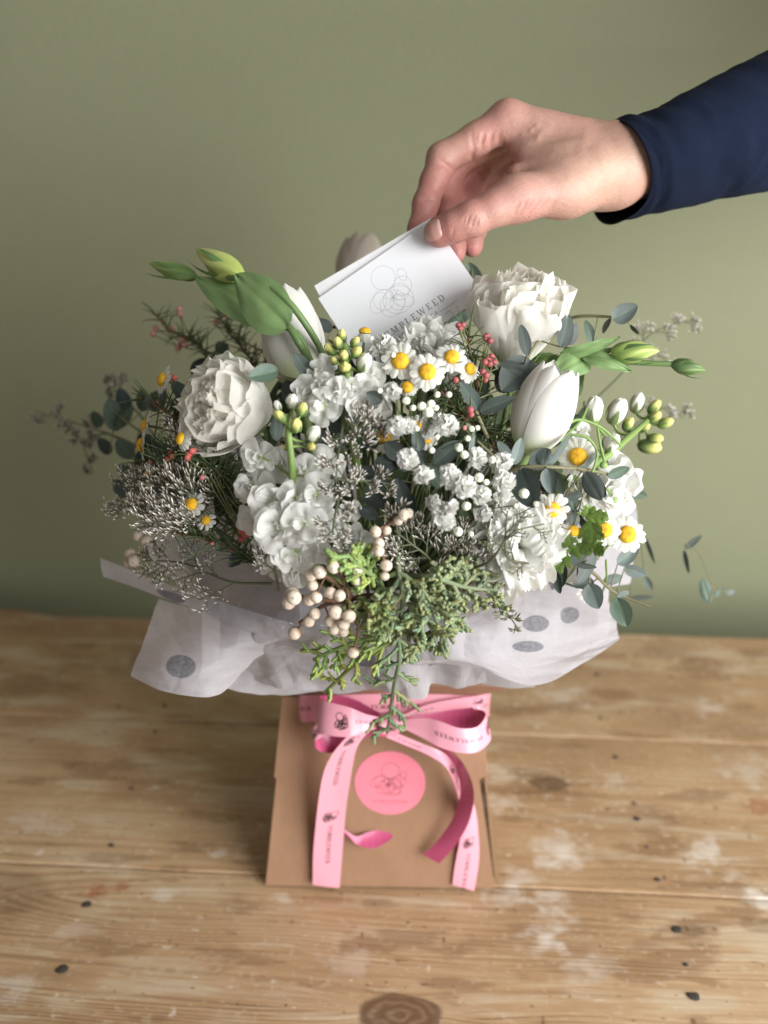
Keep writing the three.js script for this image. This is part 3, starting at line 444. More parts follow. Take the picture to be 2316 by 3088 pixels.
// lisianthus: big ruffled blooms
const lisOut = [0, 1, 2].map((i) => petal({ L: 0.040, W: 0.0245, shape: 'fan', a: [-58 + i * 8, 88 - i * 10, -34], cup: 0.5, ruf: 0.0008, edge: 0.0019, rf: 1.7 + i * 0.5, ph: i * 2, nu: 26, nv: 18, tip: 0.12, vein: 1, col: (u, v) => mixc([0.78, 0.90, 0.60], [1, 1, 1], sstep(0.0, 0.35, v)) }).geo());
const lisIn = [0, 1, 2].map((i) => petal({ L: 0.037, W: 0.0185, shape: 'fan', a: [-30 + i * 6, 66, -44 - i * 8], cup: 0.6, ruf: 0.0009, edge: 0.0026, rf: 1.9 + i * 0.6, ph: i * 1.7, nu: 26, nv: 18, tip: 0.05, vein: 1, col: (u, v) => mixc([0.85, 0.93, 0.68], [1, 0.99, 0.965], sstep(0.0, 0.4, v)) }).geo());
const lisFrill = [0, 1, 2].map((i) => petal({ L: 0.036, W: 0.0125, shape: 'fan', a: [-16 + 8 * i, 34 - 10 * i, -52 - 12 * i], cup: 0.35, ruf: 0.0008, edge: 0.0034, rf: 1.5 + i * 0.45, ph: 2 + i * 1.7, nu: 24, nv: 18, tip: 0.02, vein: 1.2, col: (u, v) => mixc([0.85, 0.93, 0.68], [1, 1, 0.975], sstep(0.0, 0.4, v)) }).geo());
function bloom(label, p, dir, s, twist, open, m = ivory) {
  const t = thing('lisianthus_flower', label, 'flower'); aim(t, p, dir, twist); const R = rng(Math.round(p.x * 9999));
  const ring = (n, g, tilt, off, sc, lift) => { for (let i = 0; i < n; i++) { const q = part('petal', g[i % 3], m, t); q.rotation.order = 'YXZ'; q.rotation.set(tilt + 0.14 * (R() - 0.5), i / n * TAU + off + 0.2 * (R() - 0.5), 0); q.scale.set(s * sc * (0.92 + 0.2 * R()), s * sc * (0.88 + 0.26 * R()), s * sc); q.position.set(0, lift * s, 0); q.translateZ(-0.0025 * s); } };
  ring(5, lisOut, -open, 0.2, 1, 0); ring(5, lisOut, -open + 0.22, 0.8, 0.97, 0.001); ring(6, lisIn, -open + 0.30, 0.3, 1.0, 0.002); ring(6, lisFrill, -open + 0.25, 0.9, 1.0, 0.003); ring(5, lisFrill, -open + 0.5, 0.2, 0.98, 0.004); ring(3, lisFrill, -open + 0.75, 0.6, 0.92, 0.005);
  const k = new MB(); for (let i = 0; i < 5; i++) { const a = i / 5 * TAU; k.tube([V(Math.cos(a) * 0.002, -0.002, Math.sin(a) * 0.002), V(Math.cos(a) * 0.009, 0.002, Math.sin(a) * 0.009), V(Math.cos(a) * 0.016, 0.011, Math.sin(a) * 0.016)], (v) => 0.0012 * (1 - v * 0.9), { sides: 5, n: 6 }); }
  k.ball(V(0, 0, 0), 0.0035, 10, 8); k.build('calyx', green, t); const q = stem(p, dir.clone().normalize(), 0.0017, t, stemGreen, 0.8); q.applyMatrix4(new THREE.Matrix4().compose(t.position, t.quaternion, V(1, 1, 1)).invert()); return t;
}
bloom('big white ruffled lisianthus bloom opening to the left beside the tall stock', onDome(802, 1256, -0.022), dirS(-0.74, 0.14), 1.12, 0.4, 0.22);
bloom('big white ruffled lisianthus bloom opening upwards at the top right beside the cards', onDome(1550, 1105, -0.026), dirS(0.06, 0.90), 1.26, 1.1, 0.10);


// tulips: six overlapping petals
function tulip(label, base, tipPt, wide, turn, open, m = tulipWhite, name = 'tulip', kind = 'tulip') {
  const t = thing(name, label, kind), dir = tipPt.clone().sub(base), H = dir.length(); dir.normalize(); aim(t, base, dir, turn);
  const R = H * wide, prof = (v) => R * Math.pow(Math.sin(Math.PI * Math.pow(lerp(0.045, 0.80, v), 0.78)), 0.78) * (1 + open * v * v * v);
  for (let i = 0; i < 6; i++) {
    const inner = i % 2, a0 = i / 6 * TAU, rr = inner ? 0.945 : 1, hh = inner ? 0.985 : 1 - 0.03 * (i % 3), W = inner ? 1.02 : 0.95, k = new MB();
    k.grid(16, 22, (U, v) => {
      const u = U * 2 - 1, end = Math.sqrt(Math.max(0.0006, 1 - Math.pow(Math.max(0, (v - 0.52) / 0.482), 2.3))), a = a0 + u * W * end, e = 1 - 0.05 * u * u - 0.012 * Math.cos(u * Math.PI) * v;
      const r = prof(v) * rr * (1 + 0.035 * Math.exp(-u * u * 30) * sstep(0, 0.5, v) * (inner ? 0 : 1) - (inner ? 0 : 0.03) * (1 - u * u) * 0) * (1 + 0.02 * n2(u * 2 + i, v * 3, 3)) + R * 0.05 * u * u * (inner ? -0.5 : -0.25) * v, y = H * hh * (v - 0.02 * u * u);
      return [Math.sin(a) * r * (e + 0.05), y, Math.cos(a) * r * (e + 0.05)];
    }, { col: (u, v) => { const c = mixc([0.72, 0.86, 0.50], [1, 1, 1], sstep(0.02, 0.30, v)), w = 1 - 0.09 * (0.5 + 0.5 * fbm(u * 22, v * 1.1, 3, i)); return [c[0] * w, c[1] * w, c[2] * w]; } });
    k.build('petal', m, t);
  }
  const s = stem(base, dir, 0.003, t, mat(0.19, 0.28, 0.09), 0.8); s.applyMatrix4(new THREE.Matrix4().compose(t.position, t.quaternion, V(1, 1, 1)).invert()); return t;
}
{ const b = onDome(1590, 1358, -0.008), tp = at(1698, 1098, seen(b)[2] - 0.018); tulip('closed white tulip leaning to the right at the front, above the large daisy', b, tp, 0.315, 0.35, 0.05); }
{ const b = onDome(905, 1160, -0.035), tp = at(862, 878, seen(b)[2] + 0.012); tulip('closed white tulip standing behind the arching green stems at the upper left', b, tp, 0.30, 0.1, 0.0); }

tulip('blurred beige flower head standing far behind the cards', at(1085, 900, 0.78), at(1092, 715, 0.79), 0.36, 0.7, 0.1, mat(0.62, 0.54, 0.46, { roughness: 0.95, transmission: 0.3, thickness: 0 }), 'beige_bloom', 'flower');
// stock: a stalk of double florets with buds at its tip
const stockPetal = [0, 1, 2, 3].map((i) => petal({ L: 0.0132, W: 0.0074, shape: 'fan', a: [-6 + 8 * i, -20 + i * 26, -20 - i * 22], cup: 0.2 - 0.16 * i, crease: 0.16, ruf: 0.0017, rf: 0.9 + 0.35 * i, ph: i * 1.9, nu: 10, nv: 10, tip: 0.16, col: (u, v) => mixc([0.80, 0.92, 0.62], [1, 1, 1], sstep(0, 0.35, v)) }).geo());
const stockInner = [0, 1, 2].map((i) => petal({ L: 0.0085, W: 0.0046, shape: 'fan', a: [-10, 60 + 20 * i, -70], cup: 0.5, ruf: 0.0013, rf: 1.7, ph: i * 2.2, nu: 8, nv: 8, tip: 0.1, col: (u, v) => mixc([0.84, 0.94, 0.66], [1, 1, 0.97], sstep(0, 0.5, v)) }).geo());
const budGeo = [0, 1].map((i) => { const k = new MB(); k.ball(V(0, 0.0062, 0), V(0.0038, 0.0062, 0.0038), 16, 14, { w: (u, v) => 1 + 0.06 * Math.sin(u * TAU * 5 + v * 6) + 0.05 * n3(u * 9, v * 9, i), col: (u, v) => (i ? mixc([0.30, 0.42, 0.14], [0.80, 0.79, 0.70], sstep(0.15, 0.5, v)) : mixc([0.18, 0.29, 0.08], [0.66, 0.62, 0.20], sstep(0.4, 0.82, v + 0.07 * n2(u * 8, 3)))) }); for (let q = 0; q < 4; q++) { const a = q / 4 * TAU; k.M = new THREE.Matrix4().makeRotationY(a); k.grid(3, 7, (U, v) => { const b = 0.12 + v * 1.9, r = 0.0042 * Math.sin(b), w = (U * 2 - 1) * 0.34 * Math.sin(Math.PI * (0.25 + 0.74 * v)); return [Math.sin(w) * r, 0.0062 - 0.0066 * Math.cos(b), Math.cos(w) * r]; }, { col: () => [0.17, 0.25, 0.085] }); } k.M = null; return k.geo(); });
function stock(label, stemPx, florets, buds, seed) {
  const t = thing('stock_flower', label, 'flower'), R = rng(seed), P = stemPx.map((q) => onDome(...q)); t.position.copy(P[P.length - 1]);
  const L = (v) => v.clone().sub(t.position), k = new MB(); k.tube(P.map(L).concat([L(HEART.clone().lerp(P[P.length - 1], 0.3))]), (v) => 0.0016 + 0.0012 * v, { sides: 8 });
  const near = (p) => { let b = P[0], q = 1e9; const cv = new THREE.CatmullRomCurve3(P); for (let i = 0; i <= 12; i++) { const c = cv.getPoint(i / 12), d = c.distanceTo(p); if (d < q) { q = d; b = c; } } return b; };
  for (const [px, py, r, off = 0.0, ax = null, ay = 0] of florets) {
    const p = onDome(px, py, off), root = near(p), dir = ax === null ? p.clone().sub(root.clone().lerp(CORE, 0.4)).normalize().multiplyScalar(0.8).addScaledVector(dirS(0, 0.1), 0.75).normalize() : dirS(ax, ay), s = r * pxm(p) / 0.0112, f = new THREE.Group(); f.name = 'floret'; aim(f, L(p).addScaledVector(dir, -0.003 * s), dir, R() * 6); t.add(f);
    const put = (g, n, tilt, sc, o2) => { for (let i = 0; i < n; i++) { const q = part('petal', g[Math.floor(R() * g.length)], white, f); q.rotation.order = 'YXZ'; q.rotation.set(-tilt + 0.75 * (R() - 0.5), (i + o2 + 0.5 * (R() - 0.5)) / n * TAU, 0.6 * (R() - 0.5)); q.scale.setScalar(s * sc * (0.75 + 0.5 * R())); q.position.y = o2 * 0.002; } };
    put(stockPetal, 5, 1.15, 1.02, 0); put(stockPetal, 2, 0.7, 0.88, 0.5); put(stockInner, 2, 0.5, 0.9, 0.9);
    k.tube([L(p).addScaledVector(dir, -0.002), L(p).addScaledVector(dir, -0.008).lerp(L(root), 0.5), L(root)], 0.0008, { sides: 5, n: 6 });
  }
  for (const [px, py, len, kind, ax, ay, off = 0.012] of buds) {
    const p = onDome(px, py, off), dir = dirS(ax, ay), s = 1.08 * len * pxm(p) / 0.0124, q = part('bud', budGeo[kind], budMat, t); aim(q, L(p).addScaledVector(dir, -0.006 * s), dir, R() * 6); q.scale.setScalar(s);
    const root = near(p); k.tube([L(p).addScaledVector(dir, -0.005 * s), L(p).addScaledVector(dir, -0.009 * s).lerp(L(root), 0.45), L(root)], 0.0009, { sides: 5, n: 6 });
  }
  k.build('stem', mat(0.20, 0.30, 0.085), t); return t;
}
stock('tall white stock with pale green buds above its florets, front left of centre', [[868, 1290, 0.03], [880, 1400, 0.022], [884, 1480, 0.012], [880, 1620, -0.006]],
  [[784, 1378, 50, 0.012], [850, 1400, 44, 0.004], [922, 1425, 42, 0.012], [972, 1398, 50, 0.010], [764, 1470, 54, 0.008], [826, 1512, 62, 0.020], [892, 1502, 58, 0.020], [956, 1492, 56, 0.020], [774, 1572, 52, 0.008], [845, 1586, 66, 0.026], [918, 1580, 62, 0.028], [964, 1562, 48, 0.016], [822, 1660, 54, 0.010], [890, 1668, 66, 0.024], [954, 1652, 52, 0.020], [902, 1728, 56, 0.010], [846, 1712, 54, 0.004]],
  [[881, 1212, 58, 1, 0.05, 0.5, 0.02], [846, 1258, 46, 0, -0.45, 0.6, 0.03], [893, 1284, 54, 0, 0.05, 0.55, 0.036], [911, 1236, 48, 0, 0.25, 0.7, 0.024], [838, 1225, 34, 1, -0.3, 0.8, 0.02], [944, 1310, 62, 1, 0.35, 0.6, 0.024], [938, 1346, 42, 0, 0.3, -0.1, 0.024], [864, 1350, 30, 0, -0.5, 0.2, 0.022]], 3);
stock('white stock topped by clustered yellow green buds just below the cards', [[1040, 1040, 0.012], [1046, 1130, 0.008], [1050, 1230, -0.004]],
  [[966, 1124, 46, 0.012], [938, 1186, 52, 0.014], [978, 1224, 48, 0.02], [982, 1165, 40, 0.02], [1022, 1176, 48, 0.024], [1062, 1164, 42, 0.024], [1094, 1168, 46, 0.02], [1122, 1138, 44, 0.006], [1086, 1234, 50, 0.018], [1138, 1240, 40, 0.012]],
  [[1031, 1014, 44, 0, 0, 0.6], [1020, 1036, 44, 0, -0.2, 0.55, 0.018], [996, 1054, 46, 0, -0.5, 0.45], [1070, 1032, 38, 0, 0.45, 0.6], [1074, 1062, 48, 0, 0.35, 0.4, 0.018], [1036, 1072, 46, 0, 0, 0.25, 0.022], [1040, 1108, 54, 0, 0.05, 0.0, 0.022], [1098, 1094, 66, 1, 0.3, 0.6, 0.012], [976, 1090, 48, 1, -0.4, 0.4, 0.01], [1008, 1088, 36, 0, -0.2, 0.3, 0.018]], 5);
stock('white stock leaning out to the right edge with yellow buds at its tip', [[1960, 1262, 0.0], [1900, 1315, 0.008], [1830, 1375, 0.008], [1765, 1420, 0.0]],
  [[1850, 1416, 56, 0.008], [1878, 1458, 54, 0.006], [1780, 1500, 52, 0.004], [1826, 1512, 54, 0.012], [1870, 1512, 46, 0.006], [1842, 1470, 52, 0.014], [1752, 1300, 40, -0.01], [1742, 1462, 46, -0.01]],
  [[1921, 1216, 62, 1, 0.1, 0.8, 0.0], [1972, 1228, 48, 0, 0.45, 0.7, 0.0], [1974, 1258, 46, 0, 0.4, 0.5, 0.008], [2006, 1276, 46, 0, 0.8, 0.3, 0.0], [1974, 1322, 48, 0, 0.75, -0.05, 0.004], [1894, 1280, 46, 0, 0.3, 0.7, 0.002], [1957, 1346, 66, 0, 0.85, -0.15, -0.006], [1792, 1236, 84, 1, -0.1, 0.75, 0.0], [1860, 1242, 84, 1, 0.2, 0.75, 0.0], [1843, 1334, 74, 1, 0.1, 0.4, 0.016], [1945, 1290, 36, 0, 0.4, 0.5, 0.004]], 7);
stock('white stock half hidden behind dark spikelets, low in the middle', [[1040, 1540, -0.01], [1050, 1640, -0.02]],
  [[1056, 1540, 30, -0.006], [1040, 1610, 44, 0.0], [1086, 1636, 42, 0.002], [1046, 1668, 44, 0.002], [1100, 1672, 32, -0.004]], [], 9);

// carnations and the double pompoms of gypsophila
const frill = [0, 1, 2, 3].map((i) => petal({ L: 0.018, W: 0.0095, shape: 'fan', a: [-8, 20 + 8 * i, -70 - 10 * i], cup: 0.2, ruf: 0.0026, rf: 2.2 + i * 0.5, ph: i * 1.6, nu: 22, nv: 10, tip: 0.14, ser: 0.045, col: (u, v) => mixc([0.90, 0.95, 0.74], [1, 1, 0.985], sstep(0.1, 0.6, v)) }).geo());
function carnation(label, p, dir, s, seed) {
  const t = thing('carnation', label, 'flower'), R = rng(seed); aim(t, p.clone().addScaledVector(dir, -0.012 * s), dir);
  const cyc = [[8, 1.30, 1], [9, 1.02, 1], [8, 0.76, 0.98], [7, 0.5, 0.94], [6, 0.28, 0.9], [4, 0.1, 0.86]];
  cyc.forEach(([n, tilt, sc], c) => { for (let i = 0; i < n; i++) { const q = part('petal', frill[Math.floor(R() * 4)], white, t); q.rotation.order = 'YXZ'; q.rotation.set(-tilt + 0.3 * (R() - 0.5), (i + c * 0.4 + 0.5 * R()) / n * TAU, 0.4 * (R() - 0.5)); q.scale.setScalar(s * sc * (0.88 + 0.24 * R())); q.position.y = c * 0.0006 * s; } });
  new MB().ball(V(0, -0.004 * s, 0), V(0.0048 * s, 0.008 * s, 0.0048 * s), 10, 8).build('calyx', green, t); return t;
}
carnation('white frilled carnation at the lower right with pinked petal edges behind a bare twig', onDome(1572, 1640, 0.016), dirS(0.1, 0.12), 1.5, 4);
carnation('white frilled carnation behind the upper trio of daisies, right below the cards', onDome(1305, 1040, -0.012), dirS(0.0, 0.55), 1.22, 6);
carnation('white frilled carnation tucked deep at the left behind the ruffled bloom, mostly hidden', onDome(700, 1390, -0.04), dirS(-0.3, 0.1), 1.0, 8);
const pom = [0, 1, 2, 3].map((i) => {
  const R = rng(70 + i), k = new MB(), N = 38;
  for (let q = 0; q < N; q++) {
    const f = (q + 0.5) / N, th = Math.acos(1 - f * 1.15), a = q * 2.39996 + R(), L = 0.0064 * (0.82 + 0.3 * R());
    k.M = new THREE.Matrix4().makeRotationFromEuler(new THREE.Euler(th, a, 0, 'YXZ')).multiply(new THREE.Matrix4().makeRotationY(R() * 3)).multiply(new THREE.Matrix4().makeScale(1, 1, 1));
    const ph = R() * 9, W = 0.0029 * (0.8 + 0.5 * R()), bend = 0.9 + 0.9 * R();
    k.grid(5, 5, (U, v) => { const u = U * 2 - 1, w = W * (0.25 + 0.75 * Math.sin(v * 1.75)), z = bend * L * v * v * v * 0.36 + 0.0007 * Math.sin(u * 4 + ph) * v; return [u * w, L * v * (1 - 0.10 * u * u + (v > 0.95 ? 0.06 * (Math.round(U * 5) % 2) : 0)), z]; }, { col: (U, v) => mixc([0.80, 0.84, 0.68], [1, 1, 1], sstep(0.3, 0.75, v)) });
  }
  k.M = null; return k.geo();
});
const pomBud = [0, 1].map((i) => new MB().ball(V(0, 0, 0), V(0.0021, 0.0023, 0.0021), 12, 10, { w: (u, v) => (v > 0.84 ? 0.75 : 1) + 0.05 * Math.sin(u * TAU * 5), col: (u, v) => (v > 0.9 ? [0.52, 0.55, 0.30] : v < 0.35 ? [0.36, 0.46, 0.22] : [0.78, 0.80, 0.66]) }).geo());
const gypStem = mat(0.10, 0.13, 0.055);
function gyps(label, joint, flowers, buds, seed) {
  const t = thing('gypsophila_sprig', label, 'sprig'), R = rng(seed), J = onDome(...joint); t.position.copy(J); const L = (v) => v.clone().sub(J), k = new MB();
  k.tube([V(0, 0, 0), L(HEART.clone().lerp(J, 0.45))], 0.0008, { sides: 5, n: 3 });
  for (const [px, py, d, off = 0.02] of flowers) { const p = onDome(px, py, off + 0.008), dir = dirS((R() - 0.5) * 0.9, 0.15 + (R() - 0.5) * 0.7), s = 1.0 * d * pxm(p) / 0.0132, q = part('flower', pom[Math.floor(R() * 4)], white, t); aim(q, L(p).addScaledVector(dir, -0.003), dir, R() * 6); q.scale.set(s, s * (0.85 + 0.2 * R()), s); k.tube([L(p).addScaledVector(dir, -0.003), L(p).multiplyScalar(0.5).addScaledVector(dir, -0.006), V(0, 0, 0)], 0.00045, { sides: 4, n: 7 }); }
  for (const [px, py, d = 24, off = 0.022] of buds) { const p = onDome(px, py, off + 0.01), dir = dirS((R() - 0.5) * 1.2, 0.2 + (R() - 0.5)), s = d * pxm(p) / 0.0043, q = part('bud', pomBud[0], budMat, t); aim(q, L(p), dir, R() * 6); q.scale.setScalar(s); k.tube([L(p).addScaledVector(dir, -0.001), L(p).multiplyScalar(0.55).addScaledVector(dir, -0.006), V(0, 0, 0)], 0.0003, { sides: 4, n: 7 }); }
  k.build('stem', gypStem, t); return t;
}
gyps('gypsophila sprig with white double pompoms in the centre, just under the daisy trio', [1275, 1400, -0.01], [[1196, 1280, 62], [1228, 1284, 54, 0.014], [1306, 1262, 58, 0.008], [1345, 1284, 66], [1180, 1182, 60], [1290, 1300, 44, 0.006]], [[1225, 1208, 26], [1245, 1230, 20], [1272, 1225, 28], [1292, 1243, 32], [1318, 1190, 20], [1315, 1230, 19], [1300, 1218, 26], [1354, 1190, 19], [1145, 1178, 18], [1256, 1292, 18], [1318, 1318, 16], [1302, 1358, 20], [1422, 1293, 19], [1410, 1322, 19]], 11);
gyps('gypsophila sprig with two white pompoms in front of the dark round leaves', [1290, 1500, -0.01], [[1228, 1386, 66, 0.026], [1269, 1428, 60, 0.026]], [[1384, 1350, 26], [1400, 1371, 26], [1440, 1290, 16]], 12);
gyps('gypsophila sprig with many white pompoms left of the front tulip base', [1430, 1560, -0.01], [[1441, 1381, 62], [1508, 1398, 66], [1362, 1436, 66, 0.026], [1352, 1420, 52, 0.02], [1400, 1464, 66, 0.03], [1518, 1455, 66, 0.024], [1512, 1482, 50, 0.022], [1450, 1492, 60, 0.022]], [[1484, 1386, 24, 0.03], [1444, 1440, 30], [1466, 1454, 20], [1580, 1488, 32], [1616, 1520, 18], [1555, 1525, 16]], 13);
gyps('gypsophila sprig with cream pompoms lower in the centre, above the green cypress', [1380, 1640, -0.01], [[1335, 1552, 68, 0.024], [1362, 1524, 44, 0.028], [1344, 1574, 56, 0.02], [1458, 1546, 48, 0.008], [1302, 1510, 46, 0.004]], [[1406, 1526, 28, 0.028], [1381, 1603, 30, 0.028], [1420, 1610, 18]], 14);
gyps('gypsophila sprig with one small pompom against the bottom of the cards', [1150, 1110, -0.01], [[1160, 1032, 58, 0.006], [1130, 1050, 34, 0.004], [1196, 1052, 40, 0.0]], [[1120, 1020, 14], [1185, 1070, 18]], 15);
// ---------- foliage ----------
const eucGeo = [0, 1, 2, 3].map((i) => { const k = new MB(), cup = [0.25, -0.15, 0.4, 0.1][i], sl = (v) => Math.pow(Math.max(0, Math.sin(Math.PI * Math.pow(0.012 + 0.985 * v, [0.82, 0.9, 0.75, 0.86][i]))), [0.62, 0.7, 0.6, 0.58][i]);
  k.grid(10, 14, (U, v) => { const u = U * 2 - 1, w = 0.5 * sl(v); return [u * w, v, (cup * u * u * w - 0.035 * Math.exp(-u * u * 26) + 0.02 * n2(u * 2 + i, v * 3, i)) - 0.14 * (v - 0.5) * (v - 0.5) * (i % 2 ? 1 : -1)]; }, { col: (U, v) => { const u = U * 2 - 1, vein = Math.exp(-u * u * 160), f = 1 + 0.14 * fbm(u * 5 + i * 9, v * 6, 3, i), e = Math.abs(u) > 0.93 ? [1.25, 0.9, 0.9] : [1, 1, 1]; return [f * e[0] * (1 + 0.35 * vein), f * e[1] * (1 + 0.30 * vein), f * e[2] * (1 + 0.1 * vein)]; } }); return k.geo(); });
const leafTone = [leafBlue, mat(0.058, 0.075, 0.068, { roughness: 0.6 }), mat(0.125, 0.160, 0.150, { roughness: 0.62, sheen: 0.2, sheenRoughness: 0.6, sheenColor: new THREE.Color(0.55, 0.65, 0.68) }), mat(0.070, 0.112, 0.080, { roughness: 0.55 }), mat(0.036, 0.050, 0.046, { roughness: 0.65 })];
// leaf: [base x, base y, tip x, tip y, width in pixels, nearer by, depth change to the tip, roll, tone]
function eucalyptus(label, stemPx, leaves, o = {}) {
  const t = thing('eucalyptus_branch', label, 'branch'), P = stemPx.map((q) => (q[2] > 0.3 ? at(...q) : onDome(...q))), R = rng(leaves.length * 31 + Math.round(stemPx[0][0])); t.position.copy(P[P.length - 1]);
  const L = (v) => v.clone().sub(t.position), k = new MB(), cv = new THREE.CatmullRomCurve3(P), S = []; for (let i = 0; i <= 30; i++) S.push(cv.getPoint(i / 30));
  k.tube(P.map(L), (v) => (o.r ?? 0.0011) * (0.6 + 0.6 * v), { sides: 6 });
  for (const [bx, by, tx, ty, w, off, dz, roll, tone = 0] of leaves) {
    const b = o.deep ? at(bx, by, off) : onDome(bx, by, off), e = at(tx, ty, seen(b)[2] + dz), y = e.clone().sub(b), len = y.length(); y.normalize();
    const z = EYE.clone().sub(b).normalize(); z.addScaledVector(y, -z.dot(y)).normalize(); z.applyAxisAngle(y, roll); const x = y.clone().cross(z);
    const q = part('leaf', eucGeo[Math.floor(R() * 4)], leafTone[tone], t); q.quaternion.setFromRotationMatrix(new THREE.Matrix4().makeBasis(x, y, z)); q.position.copy(L(b)); const W = w * pxm(b); q.scale.set(W, len, Math.min(W, len));
    let n = S[0], g = 1e9; for (const s of S) { const d = s.distanceTo(b); if (d < g) { g = d; n = s; } }
    k.tube([L(b).addScaledVector(y, 0.0004), L(b).lerp(L(n), 0.6), L(n)], 0.00045, { sides: 4, n: 4 });
  }
  k.build('stem', o.sm ?? mat(0.17, 0.16, 0.085), t); return t;
}
eucalyptus('eucalyptus twig with two oval leaves between the left ruffled bloom and the back tulip', [[780, 1118, 0.012], [860, 1140, 0.0], [940, 1155, -0.01]], [[838, 1117, 748, 1138, 58, 0.024, -0.006, 0.2, 3], [936, 1140, 890, 1062, 50, 0.012, 0.008, 0.4, 2], [880, 1140, 860, 1210, 44, -0.02, 0.0, 0.6, 4]]);
eucalyptus('eucalyptus twig with a dark oval leaf under the upper stock florets', [[1160, 1190, 0.02], [1120, 1240, 0.0], [1060, 1330, -0.01]], [[1152, 1210, 1104, 1184, 44, 0.028, 0.0, -0.2, 1], [1090, 1270, 1040, 1240, 44, -0.006, 0.0, 0.5, 0], [1080, 1265, 1150, 1305, 50, -0.01, 0.0, 0.7, 0], [1030, 1300, 960, 1270, 40, -0.02, 0, 0.4, 4]]);
eucalyptus('eucalyptus branch in front of the upper right ruffled bloom with four grey leaves', [[1700, 935, 0.03], [1640, 1010, 0.028], [1595, 1070, 0.016], [1540, 1180, 0.0]], [[1590, 1072, 1572, 978, 40, 0.036, 0.004, 0.35, 1], [1690, 1048, 1716, 950, 58, 0.036, 0.006, 0.5, 1], [1662, 1005, 1712, 948, 54, 0.03, 0.0, -0.5, 0], [1712, 1040, 1740, 975, 44, 0.024, 0.0, 0.7, 1], [1600, 1086, 1510, 1180, 104, 0.016, -0.01, 0.15, 1]]);
eucalyptus('eucalyptus sprig reaching right with one veined leaf against the wall', [[1890, 960, 0.56], [1830, 955, 0.565], [1740, 955, 0.575], [1650, 990, 0.60]], [[1848, 962, 1922, 920, 60, 0.556, -0.006, 0.1, 2], [1840, 960, 1818, 1005, 28, 0.56, 0.0, 0.9, 2], [1790, 1040, 1766, 965, 34, 0.57, 0.0, 0.5, 3], [1900, 980, 1926, 1008, 18, 0.56, 0.0, 0.9, 3]], { deep: true, sm: mat(0.22, 0.24, 0.12) });
eucalyptus('eucalyptus branch with big folded leaves between the daisy trio and the front tulip', [[1380, 1130, 0.0], [1430, 1230, 0.0], [1470, 1320, -0.01]], [[1444, 1240, 1390, 1150, 52, 0.014, 0.006, 0.5, 0], [1448, 1240, 1550, 1200, 52, 0.016, -0.006, -0.5, 0], [1500, 1180, 1556, 1098, 74, 0.0, 0.006, 0.2, 1], [1500, 1110, 1580, 1120, 60, 0.01, 0.0, 0.3, 1], [1470, 1310, 1420, 1260, 44, -0.02, 0, 0.5, 4]]);
eucalyptus('eucalyptus branch of dark round leaves in the very centre behind the pompoms', [[1240, 1320, 0.0], [1250, 1400, 0.0], [1240, 1480, -0.006], [1190, 1580, -0.02]], [[1266, 1360, 1250, 1300, 42, 0.014, 0.0, 0.3, 0], [1264, 1356, 1280, 1400, 44, 0.01, 0.0, 0.3, 0], [1310, 1400, 1392, 1330, 62, 0.008, 0.0, -0.4, 0], [1330, 1470, 1296, 1400, 60, 0.004, 0.0, 0.4, 3], [1216, 1380, 1160, 1335, 58, 0.004, 0.0, -0.2, 1], [1200, 1400, 1130, 1390, 54, 0.0, 0.0, 0.3, 4], [1150, 1440, 1080, 1420, 58, -0.004, 0.0, 0.3, 4], [1170, 1440, 1100, 1480, 56, -0.004, 0.0, -0.3, 4], [1220, 1530, 1198, 1440, 52, 0.0, 0.0, 0.2, 4], [1230, 1420, 1200, 1370, 44, 0.002, 0.0, 0.4, 4], [1240, 1490, 1232, 1560, 46, 0.0, 0.0, 0.5, 4], [1160, 1520, 1090, 1500, 52, -0.01, 0.0, 0.4, 4], [1140, 1340, 1080, 1330, 48, -0.01, 0.0, 0.4, 4], [1180, 1480, 1240, 1460, 42, -0.006, 0, 0.3, 4], [1140, 1560, 1080, 1530, 44, -0.004, 0, 0.3, 4]]);
eucalyptus('eucalyptus branch of upright narrow leaves at the foot of the front tulip', [[1440, 1330, 0.0], [1500, 1390, 0.0], [1540, 1460, -0.01]], [[1418, 1390, 1432, 1296, 28, 0.01, 0.004, 0.9, 2], [1548, 1400, 1574, 1320, 40, 0.02, 0.004, 0.4, 2], [1540, 1390, 1500, 1330, 36, 0.004, 0.0, 0.5, 0], [1600, 1410, 1660, 1355, 60, 0.006, 0.0, 0.2, 0]]);
eucalyptus('long eucalyptus branch crossing the right side below the large daisy', [[1950, 1490, 0.0], [1880, 1450, 0.012], [1800, 1422, 0.022], [1660, 1408, 0.022], [1560, 1410, 0.01], [1500, 1440, -0.01]], [[1568, 1414, 1610, 1530, 92, 0.02, -0.006, 0.3, 4], [1652, 1412, 1664, 1490, 50, 0.026, 0.0, 0.2, 2], [1668, 1420, 1700, 1490, 48, 0.014, 0.0, 0.6, 3], [1656, 1405, 1722, 1306, 34, 0.02, 0.006, 0.9, 0], [1636, 1405, 1650, 1352, 50, 0.01, 0.0, 0.3, 0], [1762, 1424, 1814, 1508, 64, 0.03, -0.004, 0.25, 1], [1832, 1436, 1898, 1410, 36, 0.022, 0.0, 0.4, 3], [1800, 1440, 1826, 1500, 40, 0.016, 0.0, 0.7, 1], [1900, 1484, 1952, 1498, 34, 0.008, 0.004, 0.5, 3], [1750, 1424, 1810, 1360, 22, 0.02, 0.004, 0.8, 2], [1736, 1540, 1712, 1478, 42, 0.006, 0.0, 0.3, 3], [1730, 1590, 1736, 1540, 34, 0.014, 0, 0.2, 2], [1700, 1500, 1760, 1490, 30, 0.004, 0, 0.5, 1]]);
